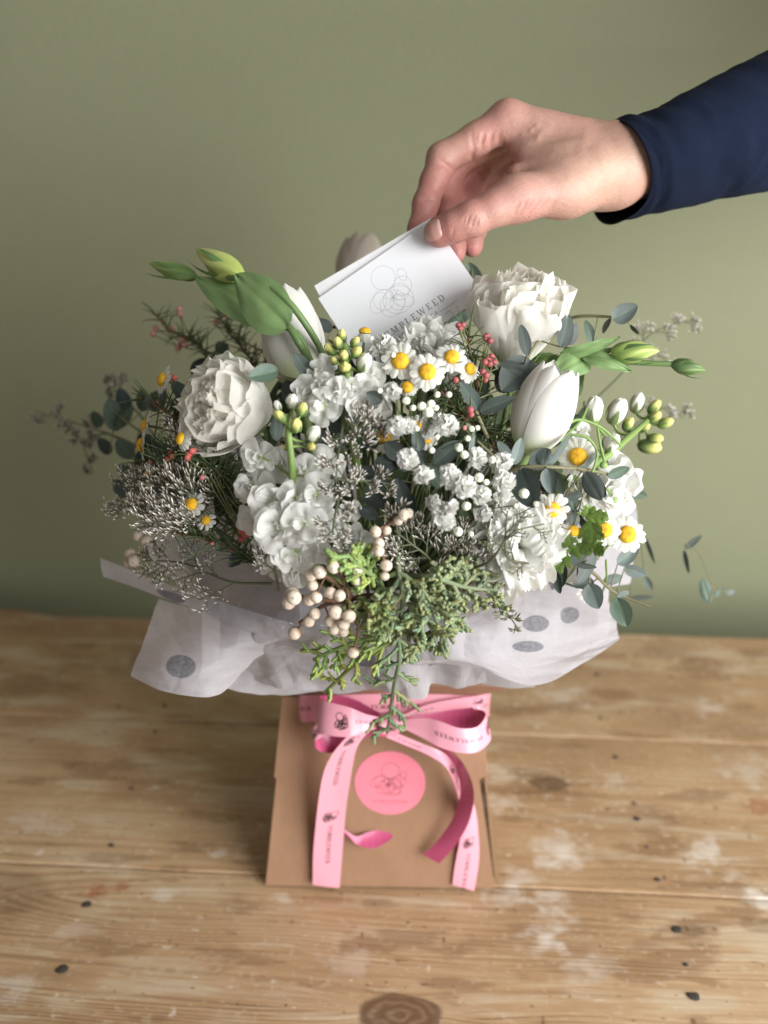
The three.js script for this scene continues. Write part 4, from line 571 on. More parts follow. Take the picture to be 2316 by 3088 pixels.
eucalyptus('eucalyptus branch hanging low at the right with round leaves over the paper', [[1960, 1830, 0.0], [1860, 1790, 0.006], [1780, 1720, 0.0], [1680, 1660, -0.01]], [[1862, 1700, 1926, 1646, 46, 0.012, 0.0, 0.3, 2], [1882, 1712, 1950, 1735, 42, 0.006, 0.0, 0.4, 2], [1776, 1762, 1806, 1836, 62, 0.016, -0.004, 0.15, 2], [1860, 1802, 1890, 1888, 66, 0.004, 0.004, 0.2, 3], [1700, 1690, 1770, 1672, 44, 0.01, 0.0, 0.5, 4], [1740, 1760, 1800, 1672, 40, 0.012, 0.004, 0.5, 1], [1790, 1755, 1724, 1766, 40, 0.004, 0, 0.3, 1], [1672, 1720, 1690, 1790, 34, 0.008, 0.0, 0.4, 4], [1700, 1700, 1696, 1770, 32, 0.004, 0.0, 0.4, 4], [1820, 1752, 1878, 1740, 38, 0.004, 0.0, 0.5, 2], [1860, 1800, 1900, 1786, 24, 0.006, 0, 0.6, 2], [1730, 1700, 1800, 1712, 26, 0.01, 0, 0.8, 1]]);
eucalyptus('blurred eucalyptus twig trailing far out to the right near the table edge', [[2150, 1770, 0.70], [2100, 1660, 0.70], [2060, 1640, 0.70], [1930, 1620, 0.69], [1800, 1640, 0.63], [1680, 1660, 0.57]], [[2066, 1652, 2116, 1614, 20, 0.70, 0.0, 0.4, 4], [2064, 1660, 2078, 1730, 16, 0.70, 0.0, 0.5, 4], [2140, 1820, 2118, 1742, 38, 0.70, 0.0, 0.2, 3], [2156, 1800, 2180, 1770, 20, 0.70, 0.0, 0.5, 3], [1946, 1620, 1975, 1700, 14, 0.70, 0.0, 0.6, 4], [2190, 1790, 2216, 1784, 18, 0.70, 0, 0.3, 2], [1900, 1802, 1970, 1800, 22, 0.68, 0, 0.8, 1], [1946, 1740, 1966, 1780, 24, 0.68, 0, 0.3, 2]], { deep: true, r: 0.0006 });
eucalyptus('eucalyptus leaf cluster showing behind the right edge of the cards', [[1420, 800, 0.63], [1430, 880, 0.62], [1440, 980, 0.60]], [[1432, 872, 1412, 792, 58, 0.628, 0.0, 0.15, 3], [1430, 950, 1380, 930, 46, 0.60, 0.0, 0.3, 3], [1340, 990, 1430, 930, 40, 0.60, 0.0, 0.4, 3]], { deep: true });
eucalyptus('blurred eucalyptus leaves at the far left behind the side daisies', [[340, 1240, 0.68], [420, 1300, 0.67], [520, 1380, 0.65]], [[350, 1300, 330, 1200, 60, 0.68, 0.0, 0.2, 3], [400, 1380, 350, 1330, 54, 0.68, 0.0, 0.2, 3], [450, 1230, 500, 1180, 56, 0.665, 0.0, 0.2, 4], [400, 1470, 338, 1470, 66, 0.665, 0.0, 0.1, 4], [500, 1440, 460, 1490, 52, 0.655, 0.0, 0.3, 4], [650, 1060, 690, 1040, 46, 0.66, 0, 0.2, 3], [380, 1240, 360, 1170, 50, 0.69, 0, 0.4, 4], [430, 1240, 430, 1170, 44, 0.68, 0, 0.2, 3], [330, 1370, 300, 1320, 44, 0.70, 0, 0.5, 4], [450, 1370, 420, 1310, 46, 0.67, 0, 0.3, 4], [520, 1250, 560, 1190, 50, 0.66, 0, 0.3, 4], [580, 1130, 620, 1080, 48, 0.66, 0, 0.3, 4], [390, 1440, 360, 1400, 44, 0.68, 0, 0.4, 3], [300, 1290, 280, 1240, 38, 0.71, 0, 0.4, 3], [350, 1290, 400, 1220, 40, 0.68, 0, 0.3, 3], [560, 1270, 520, 1300, 44, 0.65, 0, 0.3, 4]], { deep: true });
eucalyptus('eucalyptus branch of small dark leaves packed behind the left grey spikelets', [[430, 1330, 0.0], [540, 1400, -0.006], [640, 1500, -0.012], [740, 1640, -0.02]], [[480, 1370, 440, 1310, 48, 0.0, 0, 0.3, 4], [520, 1390, 560, 1320, 46, 0.0, 0, 0.4, 3], [560, 1420, 500, 1430, 46, -0.004, 0, 0.3, 4], [600, 1450, 650, 1390, 48, -0.004, 0, 0.4, 4], [620, 1490, 560, 1500, 44, -0.004, 0, 0.2, 3], [660, 1520, 720, 1480, 48, -0.006, 0, 0.5, 4], [660, 1560, 610, 1590, 44, -0.004, 0, 0.3, 4], [700, 1590, 740, 1540, 44, -0.008, 0, 0.4, 4], [700, 1620, 650, 1660, 44, -0.004, 0, 0.3, 3], [560, 1340, 620, 1290, 44, -0.008, 0, 0.3, 4], [440, 1350, 410, 1410, 40, 0.0, 0, 0.4, 4], [740, 1660, 690, 1710, 44, -0.004, 0, 0.4, 4], [480, 1240, 440, 1190, 44, 0.0, 0, 0.3, 3], [560, 1200, 520, 1150, 46, -0.01, 0, 0.4, 4]]);
eucalyptus('eucalyptus twig with dark leaves in the gap beside the left ruffled bloom', [[840, 1290, 0.0], [840, 1350, -0.02], [860, 1420, -0.03]], [[834, 1330, 836, 1250, 42, 0.004, 0.0, 0.2, 0], [1000, 1000, 960, 960, 40, -0.03, 0, 0.3, 4], [960, 1340, 1000, 1280, 46, -0.02, 0, 0.3, 4], [1010, 1350, 1060, 1300, 50, -0.02, 0, 0.4, 0]]);

// deep inside: the stalks and leaves that fill the gaps
{
  const t = thing('inner_foliage', 'dark tangle of stems and leaves deep inside the bouquet, seen through the gaps', 'foliage'); t.userData.kind = 'stuff';
  const R = rng(99), k = new MB(), g = eucGeo[3], pa = g.attributes.position, ix = g.index.array;
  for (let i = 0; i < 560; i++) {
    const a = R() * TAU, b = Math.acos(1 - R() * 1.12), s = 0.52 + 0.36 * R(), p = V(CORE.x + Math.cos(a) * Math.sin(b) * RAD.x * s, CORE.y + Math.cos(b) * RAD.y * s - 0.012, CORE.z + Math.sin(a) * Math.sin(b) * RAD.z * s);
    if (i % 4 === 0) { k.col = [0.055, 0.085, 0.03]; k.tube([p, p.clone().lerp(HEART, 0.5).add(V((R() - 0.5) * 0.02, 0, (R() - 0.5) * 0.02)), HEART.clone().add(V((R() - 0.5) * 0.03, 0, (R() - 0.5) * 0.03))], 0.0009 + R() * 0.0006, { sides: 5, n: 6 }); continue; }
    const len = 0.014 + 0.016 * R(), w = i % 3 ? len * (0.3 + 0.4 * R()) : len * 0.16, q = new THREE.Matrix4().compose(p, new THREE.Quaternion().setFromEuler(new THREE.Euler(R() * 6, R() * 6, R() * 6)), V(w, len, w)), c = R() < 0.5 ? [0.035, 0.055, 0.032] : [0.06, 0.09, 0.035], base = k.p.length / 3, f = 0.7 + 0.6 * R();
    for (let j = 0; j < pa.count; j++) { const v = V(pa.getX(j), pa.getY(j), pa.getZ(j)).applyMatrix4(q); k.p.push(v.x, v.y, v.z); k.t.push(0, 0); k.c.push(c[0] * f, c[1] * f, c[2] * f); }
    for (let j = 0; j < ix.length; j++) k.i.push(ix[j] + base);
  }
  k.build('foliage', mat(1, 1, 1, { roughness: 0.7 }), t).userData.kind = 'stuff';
}

// lisianthus buds on arching stems
function budOn(k, p, dir, len, fat, c0, c1, tw = 2.2) { const q = new THREE.Quaternion().setFromUnitVectors(V(0, 1, 0), dir.clone().normalize()); k.grid(24, 18, (u, v) => { const a = u * TAU + v * tw, r = fat * Math.pow(Math.sin(Math.PI * Math.pow(0.03 + 0.95 * v, 0.75)), 0.85) * (1 + 0.13 * Math.cos(u * TAU * 5)), w = V(Math.cos(a) * r, len * v, Math.sin(a) * r).applyQuaternion(q); return [p.x + w.x, p.y + w.y, p.z + w.z]; }, { wrap: true, flip: true, col: (u, v) => mixc(mixc(c0, c1, sstep(0.1, 0.75, v)), c0, 0.55 * (0.5 + 0.5 * Math.cos(u * TAU * 5 + Math.PI))) }); }
function sepal(k, p, dir, up, len, w, bow) { const y = dir.clone().normalize(), z = up.clone().addScaledVector(y, -up.dot(y)).normalize(), x = y.clone().cross(z); k.grid(3, 9, (U, v) => { const u = (U * 2 - 1) * w * Math.sin(Math.PI * (0.2 + 0.78 * v)), b = bow * Math.sin(v * 2.4), q = p.clone().addScaledVector(y, len * v).addScaledVector(z, b - 0.15 * Math.abs(u)).addScaledVector(x, u); return [q.x, q.y, q.z]; }); }
const bigLeaf = (t, b, e, w, roll, bow, m, name = 'leaf') => {
  const y = e.clone().sub(b), len = y.length(); y.normalize(); const z = EYE.clone().sub(b).normalize(); z.addScaledVector(y, -z.dot(y)).normalize().applyAxisAngle(y, roll); const x = y.clone().cross(z), k = new MB();
  k.grid(14, 20, (U, v) => { const u = U * 2 - 1, W = w * Math.pow(Math.max(0, Math.sin(Math.PI * Math.pow(0.02 + 0.975 * v, 0.72))), 0.75), q = b.clone().addScaledVector(y, len * v).addScaledVector(x, u * W).addScaledVector(z, bow * Math.sin(v * Math.PI) - 0.16 * W * u * u - 0.0008 * Math.exp(-u * u * 40) + 0.0012 * n2(u * 2, v * 4, 3)); return [q.x, q.y, q.z]; }, { col: (U, v) => { const u = U * 2 - 1, f = 1 + 0.10 * fbm(u * 5, v * 7, 3, 4), n = Math.exp(-u * u * 220) + 0.35 * Math.exp(-((Math.abs(u) - 0.45) ** 2) * 300); return [f + 0.3 * n, f + 0.22 * n, f + 0.15 * n]; } });
  const o = k.build(name, m, t); return o;
};
{
  const leafM = mat(0.200, 0.315, 0.125, { roughness: 0.42, transmission: 0.12, thickness: 0 }), stalkM = mat(0.135, 0.22, 0.075, { roughness: 0.5 });
  const make = (label, stemsPx, leaves, buds) => {
    const t = thing('lisianthus_bud_stem', label, 'bud stem'), k = new MB();
    for (const [pts, r] of stemsPx) k.tube(pts.map((q) => at(...q)), r, { sides: 8 }); k.build('stem', stalkM, t);
    for (const [b, e, w, roll, bow] of leaves) bigLeaf(t, at(...b), at(...e), w, roll, bow, leafM);
    for (const [b, e, fat, c0, c1, tw] of buds) {
      const p = at(...b), d = at(...e).sub(p), q = new MB(); budOn(q, p, d, d.length(), fat, c0, c1, tw); const o = q.build('bud', mat(1, 1, 1, { roughness: 0.5, transmission: 0.1, thickness: 0 }), t), s = new MB();
      for (let i = 0; i < 5; i++) { const up = dirS(0, 1).applyAxisAngle(d.clone().normalize(), i / 5 * TAU); sepal(s, p.clone(), d.clone().addScaledVector(up, d.length() * 0.06 * (1 + i % 2)), up, d.length() * (0.72 + 0.3 * ((i * 3) % 5) / 5), fat * 0.22, fat * 1.02); }
      s.build('sepal', mat(0.10, 0.19, 0.06, { roughness: 0.5 }), o);
    }
    return t;
  };
  make('green lisianthus stem arching to the upper left with two leaves and two pale buds', [[[[690, 838, 0.545], [770, 845, 0.525], [860, 900, 0.512], [930, 990, 0.515], [975, 1075, 0.53], [990, 1180, 0.56]], 0.0019], [[[700, 930, 0.55], [800, 960, 0.53], [870, 985, 0.515], [905, 1040, 0.513], [945, 1110, 0.53], [960, 1200, 0.56]], 0.0022], [[[860, 985, 0.516], [900, 1010, 0.515], [935, 1085, 0.52], [955, 1170, 0.55]], 0.0018], [[[590, 838, 0.57], [640, 860, 0.56], [720, 930, 0.545]], 0.0014]],
    [[[866, 985, 0.512], [708, 826, 0.528], 0.0145, -0.25, 0.003], [[820, 978, 0.53], [588, 832, 0.565], 0.0115, 0.45, 0.003]],
    [[[732, 842, 0.548], [592, 752, 0.565], 0.0078, [0.36, 0.44, 0.11], [0.62, 0.64, 0.26], 1.6], [[592, 836, 0.57], [450, 795, 0.59], 0.0048, [0.15, 0.26, 0.08], [0.34, 0.46, 0.13], 1.2]]);
  make('green lisianthus stem reaching to the right with narrow leaves and two slim buds', [[[[2030, 1098, 0.52], [1900, 1092, 0.525], [1780, 1078, 0.53], [1680, 1080, 0.54], [1580, 1130, 0.57]], 0.0016], [[[1850, 1055, 0.525], [1760, 1066, 0.53], [1690, 1078, 0.54]], 0.0015]],
    [[[1690, 1068, 0.53], [1870, 1018, 0.52], 0.0042, 0.5, 0.003], [[1760, 1075, 0.528], [1905, 1120, 0.52], 0.0052, -0.5, 0.003], [[1770, 1080, 0.535], [1660, 1145, 0.525], 0.009, 0.3, 0.006], [[1756, 1085, 0.54], [1745, 1200, 0.545], 0.0065, 0.9, 0.003], [[1700, 1050, 0.54], [1830, 1052, 0.54], 0.003, 0.9, 0.002], [[1600, 1080, 0.55], [1680, 1070, 0.54], 0.0035, 0.4, 0.002]],
    [[[1842, 1062, 0.522], [1988, 1058, 0.515], 0.0058, [0.22, 0.34, 0.08], [0.46, 0.54, 0.16], 1.4], [[2024, 1098, 0.52], [2128, 1118, 0.515], 0.0042, [0.08, 0.15, 0.05], [0.20, 0.30, 0.10], 1.0]]);
  // bright lobed leaves with curling tendrils
  const lob = thing('feverfew_sprig', 'bright green sprig of lobed leaves between the two lower right daisies', 'sprig'), fm = mat(0.155, 0.255, 0.05, { roughness: 0.5, transmission: 0.25, thickness: 0 });
  const kk = new MB(); for (const s of [[[1770, 1560, 0.012], [1760, 1640, 0.01], [1740, 1700, 0.0], [1700, 1760, -0.02]], [[1720, 1640, 0.014], [1730, 1680, 0.006]], [[1840, 1640, 0.01], [1800, 1680, 0.0], [1740, 1700, -0.006]], [[1828, 1690, 0.01], [1826, 1760, 0.008], [1812, 1800, 0.004]]]) kk.tube(s.map((q) => onDome(...q)), 0.0007, { sides: 5 }); kk.build('stem', mat(0.2, 0.3, 0.08), lob);
  for (const [bx, by, lx, ly, sc, off] of [[1716, 1614, 1672, 1730, 1, 0.02], [1716, 1610, 1706, 1668, 0.8, 0.024], [1764, 1560, 1836, 1556, 0.9, 0.02], [1772, 1570, 1786, 1650, 1.1, 0.024], [1760, 1560, 1768, 1520, 0.5, 0.018], [1780, 1600, 1824, 1620, 0.7, 0.026], [1740, 1630, 1786, 1668, 0.9, 0.018], [1690, 1650, 1662, 1620, 0.6, 0.016], [1700, 1680, 1676, 1716, 0.7, 0.022], [1790, 1640, 1822, 1672, 0.7, 0.018]]) {
    const b = onDome(bx, by, off), e = at(lx, ly, seen(b)[2] - 0.006), y = e.clone().sub(b), len = y.length(); y.normalize(); const z = EYE.clone().sub(b).normalize().applyAxisAngle(y, 0.4); z.addScaledVector(y, -z.dot(y)).normalize(); const x = y.clone().cross(z), k = new MB();
    for (const [f, an, l] of [[0, 0, 1], [0.16, 0.95, 0.62], [0.16, -0.95, 0.62], [0.42, 0.75, 0.5], [0.42, -0.75, 0.5], [0.68, 0.55, 0.34], [0.68, -0.55, 0.34]]) { const d = y.clone().multiplyScalar(Math.cos(an)).addScaledVector(x, Math.sin(an)), s = x.clone().multiplyScalar(Math.cos(an)).addScaledVector(y, -Math.sin(an)), p = b.clone().addScaledVector(y, len * f), ll = len * l; k.grid(5, 8, (U, v) => { const u = U * 2 - 1, w = 0.0046 * sc * (an ? 0.5 : 0.55) * Math.pow(Math.sin(Math.PI * Math.pow(0.04 + 0.94 * v, 0.8)), 0.7) * (1 + 0.25 * Math.sin(v * 16)), q = p.clone().addScaledVector(d, ll * v).addScaledVector(s, u * w).addScaledVector(z, 0.001 * Math.sin(v * 3 + an) - 0.2 * Math.abs(u) * w); return [q.x, q.y, q.z]; }, { col: (U, v) => { const f = 1 + 0.15 * n2(U * 4, v * 5, 3) - 0.15 * Math.exp(-((U - 0.5) ** 2) * 200); return [f, f, f]; } }); }
    k.build('leaf', fm, lob);
  }
  const tend = thing('tendril_stem', 'thin green curling stems looping below the front tulip beside the right stock', 'stem'), tk = new MB();
  for (const s of [[[1690, 1300, 0.02], [1740, 1266, 0.024], [1800, 1282, 0.03], [1850, 1320, 0.03], [1872, 1344, 0.03]], [[1720, 1310, 0.02], [1770, 1320, 0.028], [1800, 1360, 0.03], [1795, 1400, 0.03], [1785, 1425, 0.028]], [[1802, 1290, 0.034], [1810, 1340, 0.034], [1822, 1390, 0.034], [1822, 1400, 0.034]], [[1830, 1470, 0.02], [1845, 1495, 0.022], [1852, 1505, 0.022]], [[1690, 1330, 0.01], [1750, 1270, 0.008], [1770, 1230, 0.0]]]) tk.tube(s.map((q) => onDome(...q)), 0.0008, { sides: 6 });
  tk.build('stem', mat(0.19, 0.30, 0.08), tend); const tb = new MB(); for (const q of [[1820, 1402, 0.034], [1852, 1507, 0.022]]) tb.ball(onDome(...q), V(0.0022, 0.002, 0.0022), 10, 8); tb.build('bud', mat(0.24, 0.34, 0.11), tend);
}

// wax flower: needle leaves and pink buds
const waxBud = new MB().ball(V(0, 0, 0), V(0.0022, 0.0025, 0.0022), 10, 8, { w: (u, v) => (v > 0.85 ? 0.9 : 1), col: (u, v) => mixc([0.45, 0.30, 0.14], [0.62, 0.24, 0.22], sstep(0.1, 0.5, v)) }).geo();
function wax(label, pts, buds, leaves, o = {}) {
  const t = thing('wax_flower_sprig', label, 'sprig'), F = (q) => (q[2] > 0.3 ? at(...q) : onDome(...q)), P = pts.map(F), k = new MB(), R = rng(buds.length * 7 + leaves + Math.round(pts[0][0])), cv = new THREE.CatmullRomCurve3(P); t.position.copy(P[P.length - 1]); const L = (v) => v.clone().sub(t.position);
  k.tube(P.map(L), 0.0009, { sides: 5, col: () => [0.20, 0.09, 0.05] });
  for (const q of buds) { const p = F(q), s = 0.8 * (q[3] ?? 1), b = part('bud', waxBud, o.m ?? budMat, t), c = cv.getPoint(0.15 + 0.7 * R()); aim(b, L(p), dirS((R() - 0.5) * 1.4, 0.5 * R())); b.scale.setScalar(s); k.tube([L(p), L(p).lerp(L(c), 0.4).add(V(0, -0.003, 0)), L(c)], 0.0004, { sides: 4, n: 5, col: () => [0.16, 0.17, 0.06] }); }
  k.build('stem', mat(1, 1, 1), t); const n = new MB();
  for (let i = 0; i < leaves; i++) { const c = cv.getPoint(0.05 + 0.9 * R()), d = V(R() - 0.5, R() * 0.9 - 0.2, R() - 0.5).normalize(), l = 0.011 + 0.010 * R(), g = 0.7 + 0.6 * R(); n.tube([L(c), L(c).addScaledVector(d, l * 0.5).add(V(0, 0.001, 0)), L(c).addScaledVector(d, l)], (v) => 0.0006 * (1 - 0.7 * v), { sides: 4, n: 4, col: () => [0.07 * g, 0.098 * g, 0.036 * g] }); }
  const nm = n.build('needle_leaves', mat(1, 1, 1), t); nm.userData.kind = 'stuff'; return t;
}
const pale = mat(0.8, 0.95, 0.95);
wax('blurred pink budded wax flower sprig standing out at the upper left', [[462, 940, 0.68], [520, 1000, 0.67], [600, 1040, 0.66], [640, 1110, 0.65]], [[540, 932, 0.675, 1.3], [543, 948, 0.675, 1.2], [470, 990, 0.68, 1.3], [462, 1008, 0.68, 1.3], [522, 990, 0.675, 1.1], [548, 1030, 0.665, 1.5], [538, 1048, 0.665, 1.4], [556, 1040, 0.66, 1.3]], 70, { m: pale });
wax('blurred pink budded wax flower sprig behind the left leaves of the bud stem', [[655, 940, 0.66], [690, 1000, 0.65], [740, 1060, 0.64], [780, 1120, 0.62]], [[655, 965, 0.66, 1.2], [680, 950, 0.66, 1.2], [650, 975, 0.66, 1], [790, 1060, 0.63, 0.8], [815, 1065, 0.62, 0.9], [770, 1040, 0.63, 0.8], [845, 1140, 0.61, 0.8]], 70, { m: pale });
wax('red budded wax flower sprig right of the daisy trio, in front of the ruffled bloom', [[1410, 990, 0.02], [1420, 1070, 0.014], [1440, 1140, 0.0], [1440, 1260, -0.02]], [[1382, 982, 0.028, 0.9], [1396, 980, 0.028, 0.9], [1388, 990, 0.028, 0.8], [1464, 1018, 0.024], [1478, 1028, 0.024], [1470, 1012, 0.022, 0.9], [1470, 1084, 0.022, 1.1], [1482, 1076, 0.02, 1.1], [1476, 1096, 0.022, 1.1], [1462, 1092, 0.024], [1490, 1092, 0.018], [1456, 1122, 0.022], [1466, 1132, 0.022], [1464, 1146, 0.02, 0.8], [1418, 1236, 0.02, 1.1], [1420, 1250, 0.018], [1366, 1050, 0.01], [1374, 1146, 0.012]], 60, { m: mat(0.58, 0.36, 0.42) });
wax('wax flower sprig with red buds among the daisies at the left edge', [[500, 1378, 0.01], [580, 1370, 0.01], [650, 1420, 0.0], [720, 1500, -0.02]], [[515, 1366, 0.016, 1.1], [520, 1376, 0.018], [506, 1384, 0.016], [570, 1370, 0.022, 1.1], [580, 1360, 0.022, 1.1], [566, 1380, 0.024], [586, 1358, 0.02, 0.9], [490, 1420, 0.014], [492, 1436, 0.014], [524, 1140, 0.004, 1.2], [522, 1400, 0.01], [730, 1600, 0.0, 1.2], [736, 1588, 0, 1.1], [740, 1612, 0.0, 1.2], [728, 1625, 0.0], [750, 1560, -0.004, 1.1], [745, 1545, -0.004]], 150, { m: mat(0.85, 0.5, 0.46) });
wax('dark wax flower needles low at the left, above the white paper', [[500, 1600, 0.0], [600, 1620, 0.004], [700, 1660, 0.0], [800, 1720, -0.01]], [[640, 1640, 0.006, 0.8]], 100);
wax('dark wax flower needles behind the side daisies at the left edge', [[420, 1200, 0.02], [500, 1240, 0.01], [580, 1300, 0.0], [680, 1420, -0.02]], [[470, 1215, 0.016, 0.9]], 70);
wax('dark wax flower needles between the left daisies and the grey spikelets', [[400, 1400, 0.01], [480, 1400, 0.012], [580, 1430, 0.0], [700, 1520, -0.02]], [[455, 1392, 0.016, 0.9], [610, 1440, 0.01, 0.9]], 80);
wax('wax flower needles filling the dark left hollow above the paper', [[560, 1240, 0.0], [620, 1340, -0.01], [680, 1460, -0.01], [740, 1600, -0.02]], [[600, 1260, 0.0, 0.8], [640, 1330, 0.0, 0.8]], 200);
wax('wax flower needles in the dark hollow beside the front tulip', [[1330, 1180, 0.0], [1400, 1260, -0.01], [1480, 1320, -0.02], [1500, 1400, -0.03]], [[1400, 1290, -0.01, 0.8]], 160);

// sea lavender: branching sprays of tiny spikelets
const spike = [0, 1].map((i) => { const k = new MB(); k.grid(5, 4, (u, v) => { const a = u * TAU, r = [0.25, 1, 0.85, 0.5, 0.06][Math.round(v * 4)] * 0.00062; return [Math.cos(a) * r, v * 0.0035, Math.sin(a) * r]; }, { wrap: true, col: (u, v) => (i ? mixc([0.12, 0.13, 0.07], [0.2, 0.2, 0.12], v) : v > 0.6 ? [0.78, 0.75, 0.70] : v > 0.4 ? [0.34, 0.30, 0.25] : [0.115, 0.10, 0.07]) }); return k; });
function lavender(label, pts, n, len, seed, o = {}) {
  const t = thing('sea_lavender_spray', label, 'spray'), F = (q) => (q[2] > 0.3 ? at(...q) : onDome(...q)), P = pts.map(F), cv = new THREE.CatmullRomCurve3(P), R = rng(seed), st = new MB(), fl = new MB(), kind = o.bare ? 1 : 0; t.position.copy(P[0]); const L = (v) => v.clone().sub(t.position), S = spike[kind];
  const put = (p, d, s) => { const q = new THREE.Matrix4().compose(p, new THREE.Quaternion().setFromUnitVectors(V(0, 1, 0), d).multiply(new THREE.Quaternion().setFromAxisAngle(V(0, 1, 0), R() * 6)), V(s, s * (0.8 + 0.4 * R()), s)), b = fl.p.length / 3, g = (o.tone ?? 1) * (0.75 + 0.5 * R()); for (let j = 0; j < S.p.length; j += 3) { const v = V(S.p[j], S.p[j + 1], S.p[j + 2]).applyMatrix4(q); fl.p.push(v.x, v.y, v.z); fl.t.push(0, 0); fl.c.push(S.c[j] * g, S.c[j + 1] * g, S.c[j + 2] * g); } for (const j of S.i) fl.i.push(j + b); };
  st.tube(P.map(L), (v) => 0.0009 * (1.1 - 0.7 * v), { sides: 5, n: 24 });
  const arm = (p, d, l, depth) => {
    const g = V(0, -1, 0).multiplyScalar(0.12 * (R() - 0.3)), sidev = V(R() - 0.5, R() - 0.4, R() - 0.5).multiplyScalar(0.5), e = p.clone().addScaledVector(d, l).addScaledVector(sidev, l * 0.3).addScaledVector(g, l), m = p.clone().lerp(e, 0.5).addScaledVector(sidev, l * 0.12), c = new THREE.QuadraticBezierCurve3(p, m, e), dens = o.bare ? 0.009 : 0.0022;
    st.tube([p, m, e], (v) => (depth ? 0.0003 : 0.00045) * (1.2 - 0.7 * v), { sides: 4, n: 5 });
    const up = (o.up ?? dirS(0, 0.9)).clone().addScaledVector(V(R() - 0.5, R() - 0.5, R() - 0.5), 0.6).normalize(), N = Math.max(2, Math.round(l * (depth ? 0.85 : 0.6) / dens));
    for (let i = 0; i < N; i++) { const f = 1 - (i / N) * (depth ? 0.8 : 0.5), q = c.getPoint(f), T = c.getTangent(f), dd = T.multiplyScalar(0.75).addScaledVector(up, 0.75).addScaledVector(V(R() - 0.5, R() - 0.5, R() - 0.5), 0.5).normalize(); put(q, dd, (o.size ?? 1) * (0.75 + 0.4 * R())); }
    if (depth < (o.bare ? 1 : 2)) { const m2 = depth ? 2 : 4; for (let i = 0; i < m2; i++) { const f = 0.3 + 0.6 * (i + R()) / m2, T = c.getTangent(f), sd = T.clone().cross(dirS(0, 0)).normalize().multiplyScalar(i % 2 ? 1 : -1); arm(c.getPoint(f), T.multiplyScalar(0.7).addScaledVector(sd, 0.6).addScaledVector(V(R() - 0.5, R() - 0.5, R() - 0.5), 0.35).normalize(), l * (0.35 + 0.2 * R()), depth + 1); } }
  };
  for (let i = 0; i < n; i++) { const f = (o.from ?? 0.25) + (1 - (o.from ?? 0.25)) * (i + 0.6 * R()) / n, T = cv.getTangent(Math.min(1, f)), sd = T.clone().cross(dirS(0, 0)).normalize().multiplyScalar((i % 2 ? 1 : -1) * (o.spread ?? 0.8)); arm(L(cv.getPoint(Math.min(1, f))), T.addScaledVector(sd, 1).addScaledVector(dirS(0, 0), 0.25 * (R() - 0.3)).normalize(), len * (1 - 0.45 * f) * (0.7 + 0.5 * R()), 0); }
  st.build('stem', mat(...(o.bare ? [0.085, 0.085, 0.045] : [0.09, 0.10, 0.055])), t); const q = fl.build('spikelets', mat(1, 1, 1, { roughness: 0.8 }), t); q.userData.kind = 'stuff'; return t;
}
lavender('grey sea lavender spray spreading over the paper at the left, pale tipped', [[720, 1640, -0.02], [600, 1560, 0.01], [480, 1500, 0.02], [360, 1490, 0.02]], 15, 0.030, 21, { spread: 0.75, tone: 1.05 });
lavender('grey sea lavender spray along the left, just under the daisies', [[730, 1600, -0.02], [620, 1540, 0.01], [520, 1480, 0.015], [400, 1440, 0.018]], 11, 0.024, 22, { spread: 0.8, tone: 1.1 });
lavender('grey sea lavender spray low at the left with dark bare stems over the paper', [[820, 1760, -0.01], [700, 1755, 0.0], [560, 1700, 0.0], [430, 1690, 0.0]], 8, 0.028, 23, { spread: 0.6, from: 0.3, size: 0.85 });
lavender('pale sea lavender spray in the left hollow below the ruffled bloom', [[740, 1560, -0.03], [680, 1480, -0.01], [600, 1450, -0.01], [540, 1440, -0.01]], 8, 0.02, 24, { tone: 1.1 });
lavender('dark sea lavender spray hanging between the tall stock and the round leaves', [[1040, 1220, 0.0], [1030, 1310, 0.02], [1016, 1400, 0.03], [1012, 1500, 0.03]], 7, 0.013, 25, { spread: 0.7, tone: 0.85, from: 0.2 });
lavender('dark sea lavender spray reaching right over the round leaves in the centre', [[1000, 1330, 0.02], [1060, 1310, 0.02], [1100, 1300, 0.02], [1130, 1270, 0.02]], 5, 0.013, 26, { tone: 0.85 });
lavender('dark sea lavender spray with tips over the shaded gap beside the stock', [[1000, 1440, 0.03], [1060, 1450, 0.016], [1120, 1450, 0.012], [1180, 1460, 0.01]], 4, 0.011, 27, { tone: 0.85 });
lavender('dense dark sea lavender spray in the middle above the green cypress', [[1330, 1760, -0.01], [1290, 1680, 0.01], [1240, 1640, 0.012], [1190, 1600, 0.012]], 10, 0.020, 28, { tone: 0.9, spread: 1.0, from: 0.1 });
lavender('dense dark sea lavender spray under the cream pompoms right of the middle', [[1360, 1760, -0.01], [1370, 1690, 0.004], [1400, 1640, 0.004], [1410, 1620, 0.002]], 6, 0.014, 29, { tone: 1.0, spread: 1.0, from: 0.1 });
lavender('dark sea lavender spray low between the carnation and the cypress', [[1400, 1780, -0.01], [1440, 1740, 0.0], [1500, 1765, 0.0], [1530, 1790, 0.0]], 5, 0.012, 30, { tone: 0.9, spread: 0.9, from: 0.15 });
lavender('small dark sea lavender sprig in front of the lowest stock florets', [[840, 1780, 0.006], [830, 1720, 0.024], [826, 1690, 0.026], [820, 1660, 0.026]], 4, 0.014, 31, { tone: 0.6, spread: 0.8 });
lavender('sea lavender spray between the tall stock and the berries, hanging down', [[1020, 1500, 0.02], [1010, 1560, 0.034], [1004, 1600, 0.034], [1014, 1640, 0.032]], 5, 0.011, 32, { tone: 0.8, spread: 0.9, from: 0.1 });
